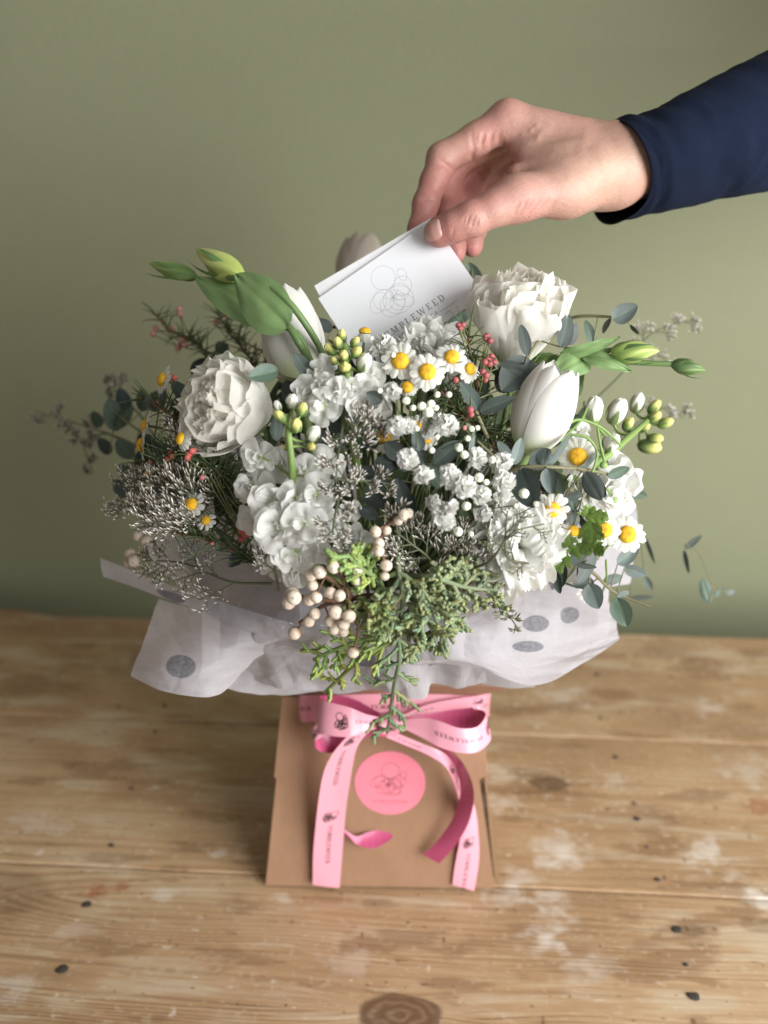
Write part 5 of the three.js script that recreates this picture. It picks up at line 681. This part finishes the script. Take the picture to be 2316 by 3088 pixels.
lavender('bare dark twig curving across the lower right carnation', [[1660, 1720, 0.0], [1590, 1700, 0.03], [1530, 1680, 0.036], [1525, 1600, 0.036], [1530, 1540, 0.036]], 5, 0.017, 33, { bare: true, size: 0.6, spread: 0.8, from: 0.2 });
lavender('bare dark twig running to the right over the carnation top', [[1400, 1720, 0.01], [1480, 1690, 0.03], [1540, 1610, 0.038], [1640, 1580, 0.034]], 4, 0.014, 34, { bare: true, size: 0.6, spread: 0.6, from: 0.3 });
lavender('thin dark twig lying on the right paper sheet below the cypress', [[1450, 1770, 0.55], [1490, 1810, 0.54], [1530, 1850, 0.54], [1562, 1895, 0.545]], 8, 0.007, 35, { bare: true, spread: 0.8, from: 0.05 });
lavender('blurred sea lavender spray at the far right above the stock', [[1780, 1220, 0.66], [1880, 1120, 0.67], [1960, 1010, 0.68], [2100, 960, 0.70]], 6, 0.022, 36, { tone: 0.9, spread: 0.55, from: 0.3, size: 1.0 });
lavender('blurred sea lavender spray behind the yellow buds at the right', [[1860, 1330, 0.68], [1960, 1250, 0.69], [2020, 1230, 0.70], [2060, 1260, 0.70]], 3, 0.016, 37, { tone: 0.9, size: 1.0 });
lavender('blurred sea lavender spray farthest out at the left', [[480, 1380, 0.72], [360, 1320, 0.74], [240, 1280, 0.76], [100, 1240, 0.80]], 5, 0.024, 38, { tone: 0.62, spread: 0.6, from: 0.4, size: 1.1 });
lavender('blurred sea lavender spray rising at the left over the wall shade', [[480, 1340, 0.70], [420, 1250, 0.71], [360, 1190, 0.72], [310, 1150, 0.78]], 4, 0.016, 39, { tone: 0.55, from: 0.4, size: 1.1 });
lavender('blurred sea lavender spray sagging at the left below the farthest one', [[440, 1400, 0.72], [330, 1310, 0.73], [260, 1330, 0.74], [280, 1430, 0.79]], 4, 0.016, 40, { tone: 0.55, from: 0.5, size: 1.1 });

lavender('blurred white sea lavender tips beside the lower left ruffled bloom edge', [[680, 1400, -0.02], [620, 1330, 0.0], [580, 1290, 0.006], [545, 1260, 0.01]], 6, 0.018, 42, { tone: 1.2 });
// cream berries on brown twigs
const berryGeo = [0, 1, 2].map((i) => new MB().ball(V(0, 0, 0), V(0.0066, 0.0062, 0.0066), 18, 14, { w: (u, v) => 1 + 0.02 * n3(u * 3, v * 3, i * 5), col: (u, v) => { const b = 0.5 + 0.5 * fbm(u * 6 + i * 4, v * 8, 3, i); let c = mixc([0.66, 0.565, 0.465], [0.48, 0.36, 0.265], sstep(0.40, 0.8, b)); c = mixc([0.30, 0.15, 0.07], c, sstep(0.14, 0.42, v + 0.14 * n2(u * 9, 2))); return v > 0.975 ? [0.22, 0.14, 0.09] : c; } }).geo());
function berries(label, twigs, list, seed) {
  const t = thing('berry_branch', label, 'branch'), R = rng(seed), F = (q) => (q[2] > 0.3 ? at(...q) : onDome(...q)), k = new MB(), S = []; let first = null;
  for (const tw of twigs) { const P = tw.map(F); first = first ?? P[0]; const cv = new THREE.CatmullRomCurve3(P); for (let i = 0; i <= 20; i++) S.push(cv.getPoint(i / 20)); }
  t.position.copy(first); const L = (v) => v.clone().sub(first);
  for (const tw of twigs) k.tube(tw.map((q) => L(F(q))), (v) => 0.0016 * (1.1 - 0.6 * v) * (1 + 0.15 * Math.sin(v * 40)), { sides: 6 });
  for (const q of list) { const p = F(q), d = q[3] ?? 38; let n = S[0], g = 1e9; for (const s of S) { const e = s.distanceTo(p); if (e < g) { g = e; n = s; } } const dir = p.clone().sub(n).normalize().addScaledVector(dirS((R() - 0.5), (R() - 0.5)), 0.7).normalize(), b = part('berry', berryGeo[Math.floor(R() * 3)], budMat, t); aim(b, L(p), dir, R() * 6); { const z = d * pxm(p) / 0.0128; b.scale.set(z * (0.94 + 0.12 * R()), z * (0.92 + 0.14 * R()), z * (0.94 + 0.12 * R())); } k.tube([L(p), L(p).lerp(L(n), 0.5).addScaledVector(dir, -0.003), L(n)], 0.0006, { sides: 5, n: 5 }); }
  k.build('twig', mat(0.16, 0.085, 0.05, { roughness: 0.8 }), t); return t;
}
const cb = (x, y, off, d) => [750 + x * 0.5124, 1550 + y * 0.5124, off, d];
berries('branch of cream berries on a brown twig, clustered left of the cypress', [[cb(800, 470, 0.0), cb(600, 500, 0.02), cb(440, 540, 0.028), cb(300, 640, 0.03)], [cb(640, 640, 0.014), cb(600, 520, 0.02), cb(560, 400, 0.03), cb(510, 260, 0.034)], [cb(600, 490, 0.02), cb(480, 380, 0.03), cb(390, 340, 0.034)], [cb(590, 520, 0.022), cb(400, 500, 0.03), cb(270, 480, 0.03)]],
  [cb(482, 268, 0.036, 34), cb(497, 312, 0.042, 40), cb(566, 270, 0.03, 40), cb(362, 358, 0.036, 38), cb(416, 342, 0.042, 42), cb(375, 420, 0.038, 35), cb(256, 460, 0.036, 40), cb(266, 492, 0.044, 44), cb(235, 520, 0.036, 44), cb(355, 504, 0.036, 40), cb(397, 490, 0.042, 38), cb(482, 464, 0.038, 36), cb(535, 480, 0.04, 36), cb(388, 586, 0.04, 38), cb(354, 630, 0.038, 38), cb(510, 580, 0.042, 42), cb(590, 602, 0.044, 40), cb(484, 628, 0.036, 40), cb(556, 650, 0.042, 38), cb(500, 678, 0.034, 36), cb(556, 690, 0.034, 34), cb(270, 700, 0.036, 42), cb(740, 594, 0.036, 38), cb(785, 626, 0.032, 38), cb(640, 340, 0.03, 42), cb(636, 386, 0.03, 40), cb(612, 812, 0.032, 40)], 51);
berries('branch of cream berries above the cypress, in the middle of the dark spikelets', [[cb(870, 160, -0.01), cb(810, 220, 0.012), cb(790, 270, 0.018)], [cb(850, 140, -0.01), cb(780, 100, 0.01), cb(900, 0, 0.014)]],
  [cb(746, 104, 0.028, 36), cb(766, 172, 0.026, 34), cb(764, 216, 0.03, 36), cb(730, 206, 0.022, 34), cb(808, 304, 0.032, 36), cb(800, 366, 0.026, 30), cb(910, 6, 0.024, 34), cb(880, 40, 0.018, 30), cb(940, -4, 0.02, 30), cb(812, 96, 0.018, 28)], 52);
berries('blurred pair of cream berry clusters at the left above the paper corner', [[[480, 1660, 0.635], [430, 1670, 0.64], [400, 1690, 0.645]], [[470, 1640, 0.635], [440, 1620, 0.64]]], [[418, 1614, 0.64, 36], [444, 1632, 0.638, 38], [394, 1670, 0.645, 36], [404, 1692, 0.64, 38], [384, 1698, 0.648, 24]], 53);

// green cypress: scaly branching sprays
function cypress(label, pts, n, len, seed, o = {}) {
  const t = thing('cypress_sprig', label, 'sprig'), F = (q) => (q[2] > 0.3 ? at(...q) : onDome(...q)), P = pts.map(F), cv = new THREE.CatmullRomCurve3(P), R = rng(seed), st = new MB(), fl = new MB(); t.position.copy(P[0]); const L = (v) => v.clone().sub(t.position), base = vary(o.base ?? [0.20, 0.24, 0.135], 0.95);
  const bit = (k, a, b, r, bend, c) => k.tube([a, a.clone().lerp(b, 0.5).add(bend), b], (v) => r * (1.0 + 0.22 * Math.sin(v * 17) - 0.35 * v * v), { sides: 5, n: 6, col: (v) => vary(mixc(c, [c[0] * 1.25, c[1] * 1.18, c[2] * 1.1], v), 1) });
  const tint = () => { const g = 0.72 + 0.55 * R(), y = R(); return [base[0] * g * (0.85 + 0.3 * y), base[1] * g, base[2] * g * (1.15 - 0.45 * y)]; };
  st.tube(P.map(L), (v) => 0.0017 * (1 - 0.35 * v), { sides: 6, n: 22 });
  const arm = (p, T, l, lev) => {
    const w = V(R() - 0.5, R() - 0.55, R() - 0.5).multiplyScalar(l * 0.28), e = p.clone().addScaledVector(T, l).add(w), m = p.clone().lerp(e, 0.5).addScaledVector(w, -0.5), c = new THREE.QuadraticBezierCurve3(p, m, e); bit(lev ? fl : st, p, e, lev ? 0.00122 : 0.0013, m.clone().sub(p.clone().lerp(e, 0.5)), tint());
    const k = lev ? (lev > 1 ? 0 : 4) : 6; for (let i = 0; i < k; i++) { const f = 0.18 + 0.8 * (i + 0.4 * R()) / k, TT = c.getTangent(f), sd = TT.clone().cross(V(R() - 0.5, R() - 0.5, R() - 0.5)).normalize(); arm(c.getPoint(f), TT.multiplyScalar(0.75).addScaledVector(sd, 0.75).normalize(), l * (lev ? 0.42 : 0.48) * (0.7 + 0.5 * R()), lev + 1); }
  };
  for (let i = 0; i < n; i++) { const f = (o.from ?? 0.1) + (1 - (o.from ?? 0.1)) * (i + 0.5 * R()) / n, T = cv.getTangent(Math.min(1, f)), sd = T.clone().cross(dirS(0, 0.2)).normalize().multiplyScalar(i % 2 ? 1 : -1); arm(L(cv.getPoint(Math.min(1, f))), T.multiplyScalar(0.8).addScaledVector(sd, 0.65 + 0.3 * R()).addScaledVector(dirS(0, 0), (R() - 0.35) * 0.6).normalize(), len * (1 - 0.35 * f) * (0.7 + 0.5 * R()), o.lev ?? 0); }
  st.col = base; st.c = st.c.map((x, i) => (x === 1 ? base[i % 3] * 0.85 : x)); st.build('stem', mat(1, 1, 1, { roughness: 0.65 }), t); const q = fl.build('scale_leaves', mat(1, 1, 1, { roughness: 0.62 }), t); q.userData.kind = 'stuff'; return t;
}
cypress('green cypress sprig in the middle, thickest part of the scaly foliage', [[1200, 1560, -0.02], [1200, 1700, 0.02], [1215, 1800, 0.03], [1200, 1900, 0.03]], 8, 0.026, 61, { from: 0.4 });
cypress('green cypress sprig filling the left of the scaly foliage beside the berries', [[1250, 1700, -0.01], [1150, 1740, 0.02], [1090, 1715, 0.03], [1045, 1670, 0.036]], 7, 0.015, 62, { from: 0.4, base: [0.20, 0.28, 0.09] });
cypress('green cypress sprig spreading right under the spikelets', [[1200, 1740, 0.0], [1300, 1740, 0.024], [1400, 1770, 0.026], [1500, 1780, 0.02]], 9, 0.019, 63, { from: 0.3 });
cypress('dusty green cypress sprig angled down to the lower right over the paper', [[1230, 1760, 0.01], [1290, 1810, 0.034], [1320, 1880, 0.036], [1345, 1945, 0.036]], 8, 0.018, 64, { base: [0.19, 0.25, 0.14] });
cypress('yellow green cypress sprig reaching down left over the front paper', [[1190, 1930, 0.545], [1090, 1985, 0.545], [1030, 2040, 0.56], [978, 2090, 0.575]], 7, 0.016, 65, { base: [0.24, 0.29, 0.075], lev: 1, from: 0.1 });
cypress('green cypress sprig forking left at the top of the trailing one', [[1190, 1920, 0.54], [1100, 1930, 0.54], [1010, 1960, 0.545], [945, 1990, 0.55]], 11, 0.018, 66, { base: [0.20, 0.28, 0.08], lev: 1 });
cypress('dusty green cypress sprig trailing straight down in front of the bow knot', [[1200, 1900, 0.535], [1205, 1980, 0.545], [1190, 2060, 0.57], [1178, 2140, 0.60], [1168, 2210, 0.62]], 12, 0.019, 67, { base: [0.17, 0.24, 0.13], lev: 1, from: 0.05 });
cypress('green cypress sprig at the upper centre between berries and spikelets', [[1200, 1800, 0.0], [1140, 1780, 0.024], [1115, 1830, 0.03], [1090, 1890, 0.034]], 7, 0.018, 68, { base: [0.19, 0.25, 0.10] });
cypress('green cypress sprig low in the middle, fanning out above the paper', [[1220, 1780, 0.0], [1270, 1850, 0.03], [1250, 1900, 0.034], [1280, 1960, 0.036]], 9, 0.020, 69);
// ---------- the hand that holds the cards, and its sleeve ----------
{
  const H = (x, y, d) => at(1150 + 0.5124 * x, 250 + 0.5124 * y, d), MM = 0.001;
  const cap = (a, b, ra, rb) => ({ a, b, ra: ra * MM, rb: rb * MM, ab: b.clone().sub(a), q: b.distanceToSquared(a) });
  const chain = (pts) => pts.slice(1).map((p, i) => cap(pts[i][0], p[0], pts[i][1], p[1]));
  const palm = [
    cap(H(1850, 370, 0.570), H(1420, 455, 0.566), 22.5, 20.5), cap(H(1850, 430, 0.600), H(1420, 500, 0.592), 22, 20.5),     // forearm and wrist
    cap(H(1400, 430, 0.567), H(745, 222, 0.572), 17, 11.5), cap(H(1400, 450, 0.580), H(790, 238, 0.592), 18, 11.5),
    cap(H(1400, 480, 0.592), H(830, 270, 0.609), 17, 11), cap(H(1400, 520, 0.600), H(870, 320, 0.624), 16, 10),
    cap(H(1330, 560, 0.590), H(960, 470, 0.610), 17, 12), cap(H(1380, 560, 0.575), H(1150, 600, 0.580), 18, 16),
    cap(H(1330, 560, 0.566), H(1080, 630, 0.556), 17, 15), cap(H(1080, 630, 0.556), H(800, 680, 0.544), 15, 11.6),           // ball of the thumb
    cap(H(1160, 470, 0.562), H(880, 420, 0.567), 15, 8), cap(H(1060, 560, 0.560), H(800, 540, 0.560), 14, 6.5), cap(H(1000, 520, 0.566), H(820, 400, 0.572), 13, 6),   // web between thumb and forefinger
    cap(H(1270, 505, 0.553), H(1230, 520, 0.553), 9, 8),
  ];
  const fingers = [
    chain([[H(800, 680, 0.544), 11.6], [H(655, 742, 0.5405), 10.2], [H(530, 800, 0.5405), 10.1], [H(430, 842, 0.543), 9.1], [H(345, 878, 0.5475), 8.3], [H(325, 886, 0.549), 7.6]]),
    chain([[H(745, 222, 0.572), 11.6], [H(560, 330, 0.574), 9.8], [H(360, 445, 0.577), 9.6], [H(310, 580, 0.575), 8.3], [H(262, 712, 0.573), 7.9], [H(225, 860, 0.5705), 7.0], [H(212, 935, 0.569), 6.3]]),
    chain([[H(790, 238, 0.592), 11.4], [H(430, 470, 0.596), 9.6], [H(392, 640, 0.594), 8.5], [H(392, 780, 0.590), 8.1], [H(425, 960, 0.583), 7.2], [H(436, 1002, 0.582), 6.2]]),
    chain([[H(830, 270, 0.609), 10.8], [H(560, 500, 0.613), 9.2], [H(510, 690, 0.608), 8.2], [H(505, 800, 0.604), 7.7], [H(532, 930, 0.597), 6.9], [H(536, 968, 0.596), 6.2]]),
    chain([[H(870, 320, 0.624), 9.8], [H(650, 540, 0.628), 7.8], [H(590, 700, 0.624), 6.9], [H(575, 790, 0.619), 6.4], [H(572, 880, 0.612), 5.4]]),
  ];
  const dist = (c, x, y, z) => { const px = x - c.a.x, py = y - c.a.y, pz = z - c.a.z, t = clamp((px * c.ab.x + py * c.ab.y + pz * c.ab.z) / c.q), dx = px - c.ab.x * t, dy = py - c.ab.y * t, dz = pz - c.ab.z * t; return Math.sqrt(dx * dx + dy * dy + dz * dz) - lerp(c.ra, c.rb, t); };
  const smin = (a, b, k) => { const h = Math.max(0, k - Math.abs(a - b)) / k; return Math.min(a, b) - h * h * k * 0.25; };
  const field = (x, y, z) => {
    let d = 1; for (const c of palm) d = smin(d, dist(c, x, y, z), 0.010);
    let out = d, ff = 1;
    for (const f of fingers) { let e = 1; for (const c of f) e = smin(e, dist(c, x, y, z), 0.0035); out = smin(out, e, f === fingers[0] ? 0.011 : 0.006); ff = smin(ff, e, 0.0012); }
    return Math.min(out, ff);
  };
  const lo = V(1e9, 1e9, 1e9), hi = V(-1e9, -1e9, -1e9); for (const c of [...palm, ...fingers.flat()]) for (const [p, r] of [[c.a, c.ra], [c.b, c.rb]]) { lo.min(p.clone().subScalar(r + 0.004)); hi.max(p.clone().addScalar(r + 0.004)); }
  const h = 0.0011, nx = Math.ceil((hi.x - lo.x) / h) + 1, ny = Math.ceil((hi.y - lo.y) / h) + 1, nz = Math.ceil((hi.z - lo.z) / h) + 1, F = new Float32Array(nx * ny * nz), id = (i, j, k) => (k * ny + j) * nx + i;
  for (let k = 0; k < nz; k += 1) for (let j = 0; j < ny; j++) for (let i = 0; i < nx; i++) F[id(i, j, k)] = field(lo.x + i * h, lo.y + j * h, lo.z + k * h);
  const P = [], I = [], cell = new Int32Array(nx * ny * nz).fill(-1);                     // surface nets
  for (let k = 0; k < nz - 1; k++) for (let j = 0; j < ny - 1; j++) for (let i = 0; i < nx - 1; i++) {
    let m = 0, sx = 0, sy = 0, sz = 0, n = 0; const f = []; for (let c = 0; c < 8; c++) { f[c] = F[id(i + (c & 1), j + ((c >> 1) & 1), k + (c >> 2))]; if (f[c] < 0) m |= 1 << c; }
    if (m === 0 || m === 255) continue;
    for (const [a, b] of [[0, 1], [2, 3], [4, 5], [6, 7], [0, 2], [1, 3], [4, 6], [5, 7], [0, 4], [1, 5], [2, 6], [3, 7]]) if ((f[a] < 0) !== (f[b] < 0)) { const t = f[a] / (f[a] - f[b]); sx += lerp(a & 1, b & 1, t); sy += lerp((a >> 1) & 1, (b >> 1) & 1, t); sz += lerp(a >> 2, b >> 2, t); n++; }
    cell[id(i, j, k)] = P.length / 3; P.push(lo.x + (i + sx / n) * h, lo.y + (j + sy / n) * h, lo.z + (k + sz / n) * h);
  }
  const quad = (a, b, c, d, s) => { if (a < 0 || b < 0 || c < 0 || d < 0) return; if (s) I.push(a, b, c, a, c, d); else I.push(a, c, b, a, d, c); };
  for (let k = 1; k < nz - 1; k++) for (let j = 1; j < ny - 1; j++) for (let i = 1; i < nx - 1; i++) {
    const f0 = F[id(i, j, k)] < 0;
    if (f0 !== F[id(i + 1, j, k)] < 0) quad(cell[id(i, j - 1, k - 1)], cell[id(i, j, k - 1)], cell[id(i, j, k)], cell[id(i, j - 1, k)], f0);
    if (f0 !== F[id(i, j + 1, k)] < 0) quad(cell[id(i - 1, j, k - 1)], cell[id(i - 1, j, k)], cell[id(i, j, k)], cell[id(i, j, k - 1)], f0);
    if (f0 !== F[id(i, j, k + 1)] < 0) quad(cell[id(i - 1, j - 1, k)], cell[id(i, j - 1, k)], cell[id(i, j, k)], cell[id(i - 1, j, k)], f0);
  }
  const g0 = new THREE.BufferGeometry(); g0.setAttribute('position', new THREE.Float32BufferAttribute(P, 3)); g0.setIndex(I); g0.computeVertexNormals();
  // creases of the skin: [x, y, x, y, depth mm, width px] on the side that shows
  const folds = [[340, 455, 425, 520, 0.5, 10], [535, 300, 545, 400, 0.4, 10], [545, 400, 525, 470, 0.5, 10], [600, 300, 585, 390, 0.55, 11], [655, 300, 640, 380, 0.5, 10], [700, 290, 690, 400, 0.4, 10], [560, 300, 570, 380, 0.3, 8], [720, 330, 715, 420, 0.35, 9], [225, 675, 310, 690, 0.35, 9], [205, 800, 290, 815, 0.2, 8], [520, 775, 505, 835, 0.45, 8], [545, 785, 530, 860, 0.5, 8], [565, 800, 555, 860, 0.35, 7], [495, 790, 485, 830, 0.25, 7], [430, 860, 410, 905, 0.2, 8],
    [820, 760, 860, 690, 0.3, 9], [860, 770, 910, 690, 0.35, 9], [905, 765, 950, 690, 0.32, 9], [945, 755, 990, 690, 0.28, 9], [780, 770, 815, 700, 0.25, 9], [980, 750, 1030, 690, 0.22, 9], [900, 240, 925, 270, -0.3, 16], [910, 320, 935, 330, -0.25, 14], [870, 265, 895, 290, -0.25, 12], [880, 360, 980, 250, -0.3, 26], [930, 380, 1200, 330, -0.25, 24], [545, 470, 635, 585, 0.4, 9], [690, 580, 750, 440, 0.3, 10], [720, 560, 790, 420, 0.25, 10], [660, 600, 730, 500, 0.25, 9]];
  const N = g0.attributes.normal, Q = [], C = [], UVs = [], nail = H(345, 878, 0.5475);
  const base = [0.46, 0.265, 0.21], red = [0.45, 0.175, 0.155], paleS = [0.49, 0.325, 0.235];
  const warm = [[300, 900, 120, 0.8], [230, 800, 190, 0.75], [270, 560, 120, 0.5], [420, 640, 150, 0.75], [560, 580, 150, 0.8], [430, 1000, 110, 0.8], [540, 980, 90, 0.8], [620, 300, 120, 0.45], [700, 130, 90, 0.4], [880, 740, 130, 0.35], [540, 820, 90, 0.15]], fair = [[1250, 560, 170, 0.7], [1430, 480, 170, 0.7], [1000, 400, 160, 0.2]];
  for (let i = 0; i < P.length / 3; i++) {
    const p = V(P[i * 3], P[i * 3 + 1], P[i * 3 + 2]), n = V(N.getX(i), N.getY(i), N.getZ(i)), [sx, sy] = seen(p), x = (sx - 1150) / 0.5124, y = (sy - 250) / 0.5124, front = n.dot(EYE.clone().sub(p).normalize()); let d = 0;
    if (front > 0.1) for (const [x0, y0, x1, y1, dp, w] of folds) { const ax = x1 - x0, ay = y1 - y0, l2 = ax * ax + ay * ay, t = clamp(((x - x0) * ax + (y - y0) * ay) / l2), qx = x - x0 - ax * t + 5 * n2(y / 30, dp * 9), qy = y - y0 - ay * t, q = (qx * qx + qy * qy) / (w * w * 1.7); if (q < 9) d -= 2.6 * dp * Math.exp(-q) * Math.sin(0.35 + 2.4 * t) * clamp(front * 2); }
    d += 0.10 * n3(p.x * 260, p.y * 260, p.z * 260) + 0.18 * n3(p.x * 90, p.y * 90, p.z * 90);
    p.addScaledVector(n, d * MM); Q.push(p.x, p.y, p.z); UVs.push((p.x + p.z * 0.6) * 12, (p.y - p.z * 0.4) * 12);
    let c = base.slice(); const mot = 0.5 + 0.5 * n3(p.x * 120, p.y * 120, p.z * 120) * 0.6 + 0.3 * n3(p.x * 420, p.y * 420, p.z * 420); c = mixc(c, red, 0.22 * mot);
    for (const [a, b, r, k] of warm) c = mixc(c, red, k * Math.exp(-((x - a) ** 2 + (y - b) ** 2) / (r * r))); for (const [a, b, r, k] of fair) c = mixc(c, paleS, k * Math.exp(-((x - a) ** 2 + (y - b) ** 2) / (r * r)));
    C.push(...vary(c, 0.97 + 0.06 * n3(p.x * 700, p.y * 700, p.z * 700)));
  }
  const g = new THREE.BufferGeometry(); g.setAttribute('position', new THREE.Float32BufferAttribute(Q, 3)); g.setAttribute('color', new THREE.Float32BufferAttribute(C, 3)); g.setAttribute('uv', new THREE.Float32BufferAttribute(UVs, 2)); g.setIndex(I); g.computeVertexNormals();
  const pores = tex(512, 512, (x, y) => { const a = Math.abs(n2(x / 7 + y / 16, y / 5 - x / 22, 2)), b = Math.abs(n2(x / 11 - y / 9, y / 8, 5)), r = 0.55 + 0.35 * Math.min(a, b) + 0.15 * n2(x / 2, y / 2, 8); return [r, r, r]; }, false);
  const skin = new THREE.MeshPhysicalMaterial({ vertexColors: true, roughness: 0.46, bumpMap: pores, bumpScale: 0.0004, sheen: 0.15, sheenRoughness: 0.5, sheenColor: new THREE.Color(0.9, 0.6, 0.5), specularIntensity: 0.8 });
  const person = thing('person', "person's right hand reaching in from the right in a navy sleeve, pinching two white cards", 'person');
  part('arm', g, skin, person);
  // thumb nail
  { const c = H(352, 872, 0.5475), y = H(320, 886, 0.5478).sub(H(430, 842, 0.5405)).normalize(), z = EYE.clone().sub(c).normalize().addScaledVector(UP, 0.25).addScaledVector(RIGHT, -0.05); z.addScaledVector(y, -z.dot(y)).normalize(); const x = y.clone().cross(z), k = new MB(), surf = (o, dir) => { let t = 0.014; for (let i = 0; i < 60; i++) { const q = o.clone().addScaledVector(dir, t); const f = field(q.x, q.y, q.z); if (f < 0.0001) break; t -= Math.max(0.0001, f * 0.8); } return o.clone().addScaledVector(dir, t); };
    k.grid(14, 16, (U, v) => { const u = U * 2 - 1, w = 0.0062 * Math.pow(Math.max(0.001, 1 - Math.pow(Math.abs(v * 2 - 1), 3.2)), 0.36), l = lerp(-0.0052, 0.0074, v), p = surf(c.clone().addScaledVector(y, l).addScaledVector(x, u * w), z); const e = Math.max(Math.abs(u), Math.abs(v * 2 - 1)); p.addScaledVector(z, 0.0005 * (1 - e * e * e * e) - 0.0003 * e ** 6 + (v > 0.9 ? 0.0003 : 0)); return [p.x, p.y, p.z]; }, { col: (U, v) => (v > 0.90 ? [0.66, 0.50, 0.42] : v < 0.14 ? [0.60, 0.38, 0.34] : [0.52, 0.275, 0.24]) });
    k.build('thumb_nail', mat(1, 1, 1, { roughness: 0.28 }), person); }
  // sleeve: an oval tube with folds, turned in at the cuff
  const cloth = tex(512, 512, (x, y) => { const w = 0.5 + 0.25 * Math.sin(x * TAU / 4) + 0.25 * Math.sin(y * TAU / 4 + (x >> 2)), f = 1 + 0.25 * fbm(x / 3, y / 3, 2, 4) + 0.15 * fbm(x / 70, y / 70, 3, 7) + 0.12 * (w - 0.5), s = n2(x / 2.4, y / 2.4, 33) > 0.93 ? 1.5 : 1; return [0.0095 * f * s, 0.0165 * f * s, 0.042 * f * s]; });
  const clb = tex(256, 256, (x, y) => { const w = 0.5 + 0.25 * Math.sin(x * TAU / 4) + 0.25 * Math.sin(y * TAU / 4 + (x >> 2)) + 0.2 * n2(x / 2, y / 2); return [w, w, w]; }, false);
  const sm = new THREE.MeshPhysicalMaterial({ map: cloth, bumpMap: clb, bumpScale: 0.0006, roughness: 0.95, specularIntensity: 0.35, sheen: 0.2, sheenRoughness: 0.5, sheenColor: new THREE.Color(0.05, 0.08, 0.2), side: THREE.DoubleSide });
  // rings: centre px, py, depth, half height px, half width in depth (m)
  const rings = [[1852, 526, 0.584, 136, 0.044], [1925, 506, 0.584, 138, 0.044], [2010, 480, 0.585, 148, 0.044], [2120, 440, 0.588, 163, 0.046], [2230, 402, 0.591, 178, 0.047], [2350, 352, 0.596, 196, 0.048], [2560, 280, 0.606, 215, 0.052], [2850, 190, 0.62, 235, 0.058], [3250, 60, 0.64, 255, 0.064], [3650, -60, 0.66, 280, 0.07]];
  const RC = rings.map((r) => at(r[0], r[1], r[2])), k = new MB(), nv = 110, nu = 64;
  const ringAt = (v) => { const x = clamp(v) * (rings.length - 1), i = Math.min(rings.length - 2, Math.floor(x)), f = x - i; return { c: cr(RC, v), hh: lerp(rings[i][3], rings[i + 1][3], f) * lerp(rings[i][2], rings[i + 1][2], f) / FPX, hw: lerp(rings[i][4], rings[i + 1][4], f), T: cr(RC, clamp(v + 0.01)).sub(cr(RC, clamp(v - 0.01))).normalize() }; };
  k.grid(nu, nv + 14, (u, vv) => {
    const row = Math.round(vv * (nv + 14)), inside = row < 14, v = inside ? (14 - row) / 14 * 0.10 : Math.pow((row - 14) / nv, 1.25), r = ringAt(v), a = u * TAU;
    const T = r.T.clone(), up = dirS(0, 1).addScaledVector(T, -dirS(0, 1).dot(T)).normalize(), bk = T.clone().cross(up).normalize(), ca = Math.cos(a), sa = Math.sin(a);
    let w = 1 + 0.020 * fbm(v * 26 + ca * 1.2, sa * 1.6 + v * 6, 3, 3) + 0.018 * Math.sin(v * 60 + ca * 3 + 2 * sa) * Math.exp(-v * 2) + 0.045 * n2(v * 9 + sa, ca * 1.4, 8) + 0.014 * (1 - Math.abs(n2(v * 22 - sa * 1.5, ca * 2 + v * 9, 12)) * 2); if (inside) w *= 0.965 - 0.02 * (1 - row / 14); else if (row === 14) w *= 0.985;
    const p = r.c.clone().addScaledVector(up, ca * r.hh * w).addScaledVector(bk, sa * r.hw * w);
    const skew = (1 - sstep(0, 0.16, v)); p.addScaledVector(T, skew * (-0.006 * ca + 0.007 * sa - 0.006 * Math.max(0, -ca) * Math.max(0, -sa) + 0.0012 * Math.sin(a * 3)));
    return [p.x, p.y, p.z];
  }, { wrap: false, uv: (u, v) => [u * 6, v * 12] });
  part('sleeve', k.geo(), sm, person).geometry.deleteAttribute('color');
  const b = new MB(), A = [RC[RC.length - 1].clone().add(V(-0.10, -0.02, 0)), V(0.86, 0.80, -0.05), V(1.05, 0.66, -0.16), V(1.28, 0.47, -0.28), V(1.50, 0.30, -0.38)];
  b.tube(A, (v) => 0.075 + 0.085 * sstep(0, 0.4, v) + 0.01 * Math.sin(v * 25), { sides: 28, n: 40 }); part('jumper', b.geo(), sm, person).geometry.deleteAttribute('color');
}

renderer.render(scene, camera);
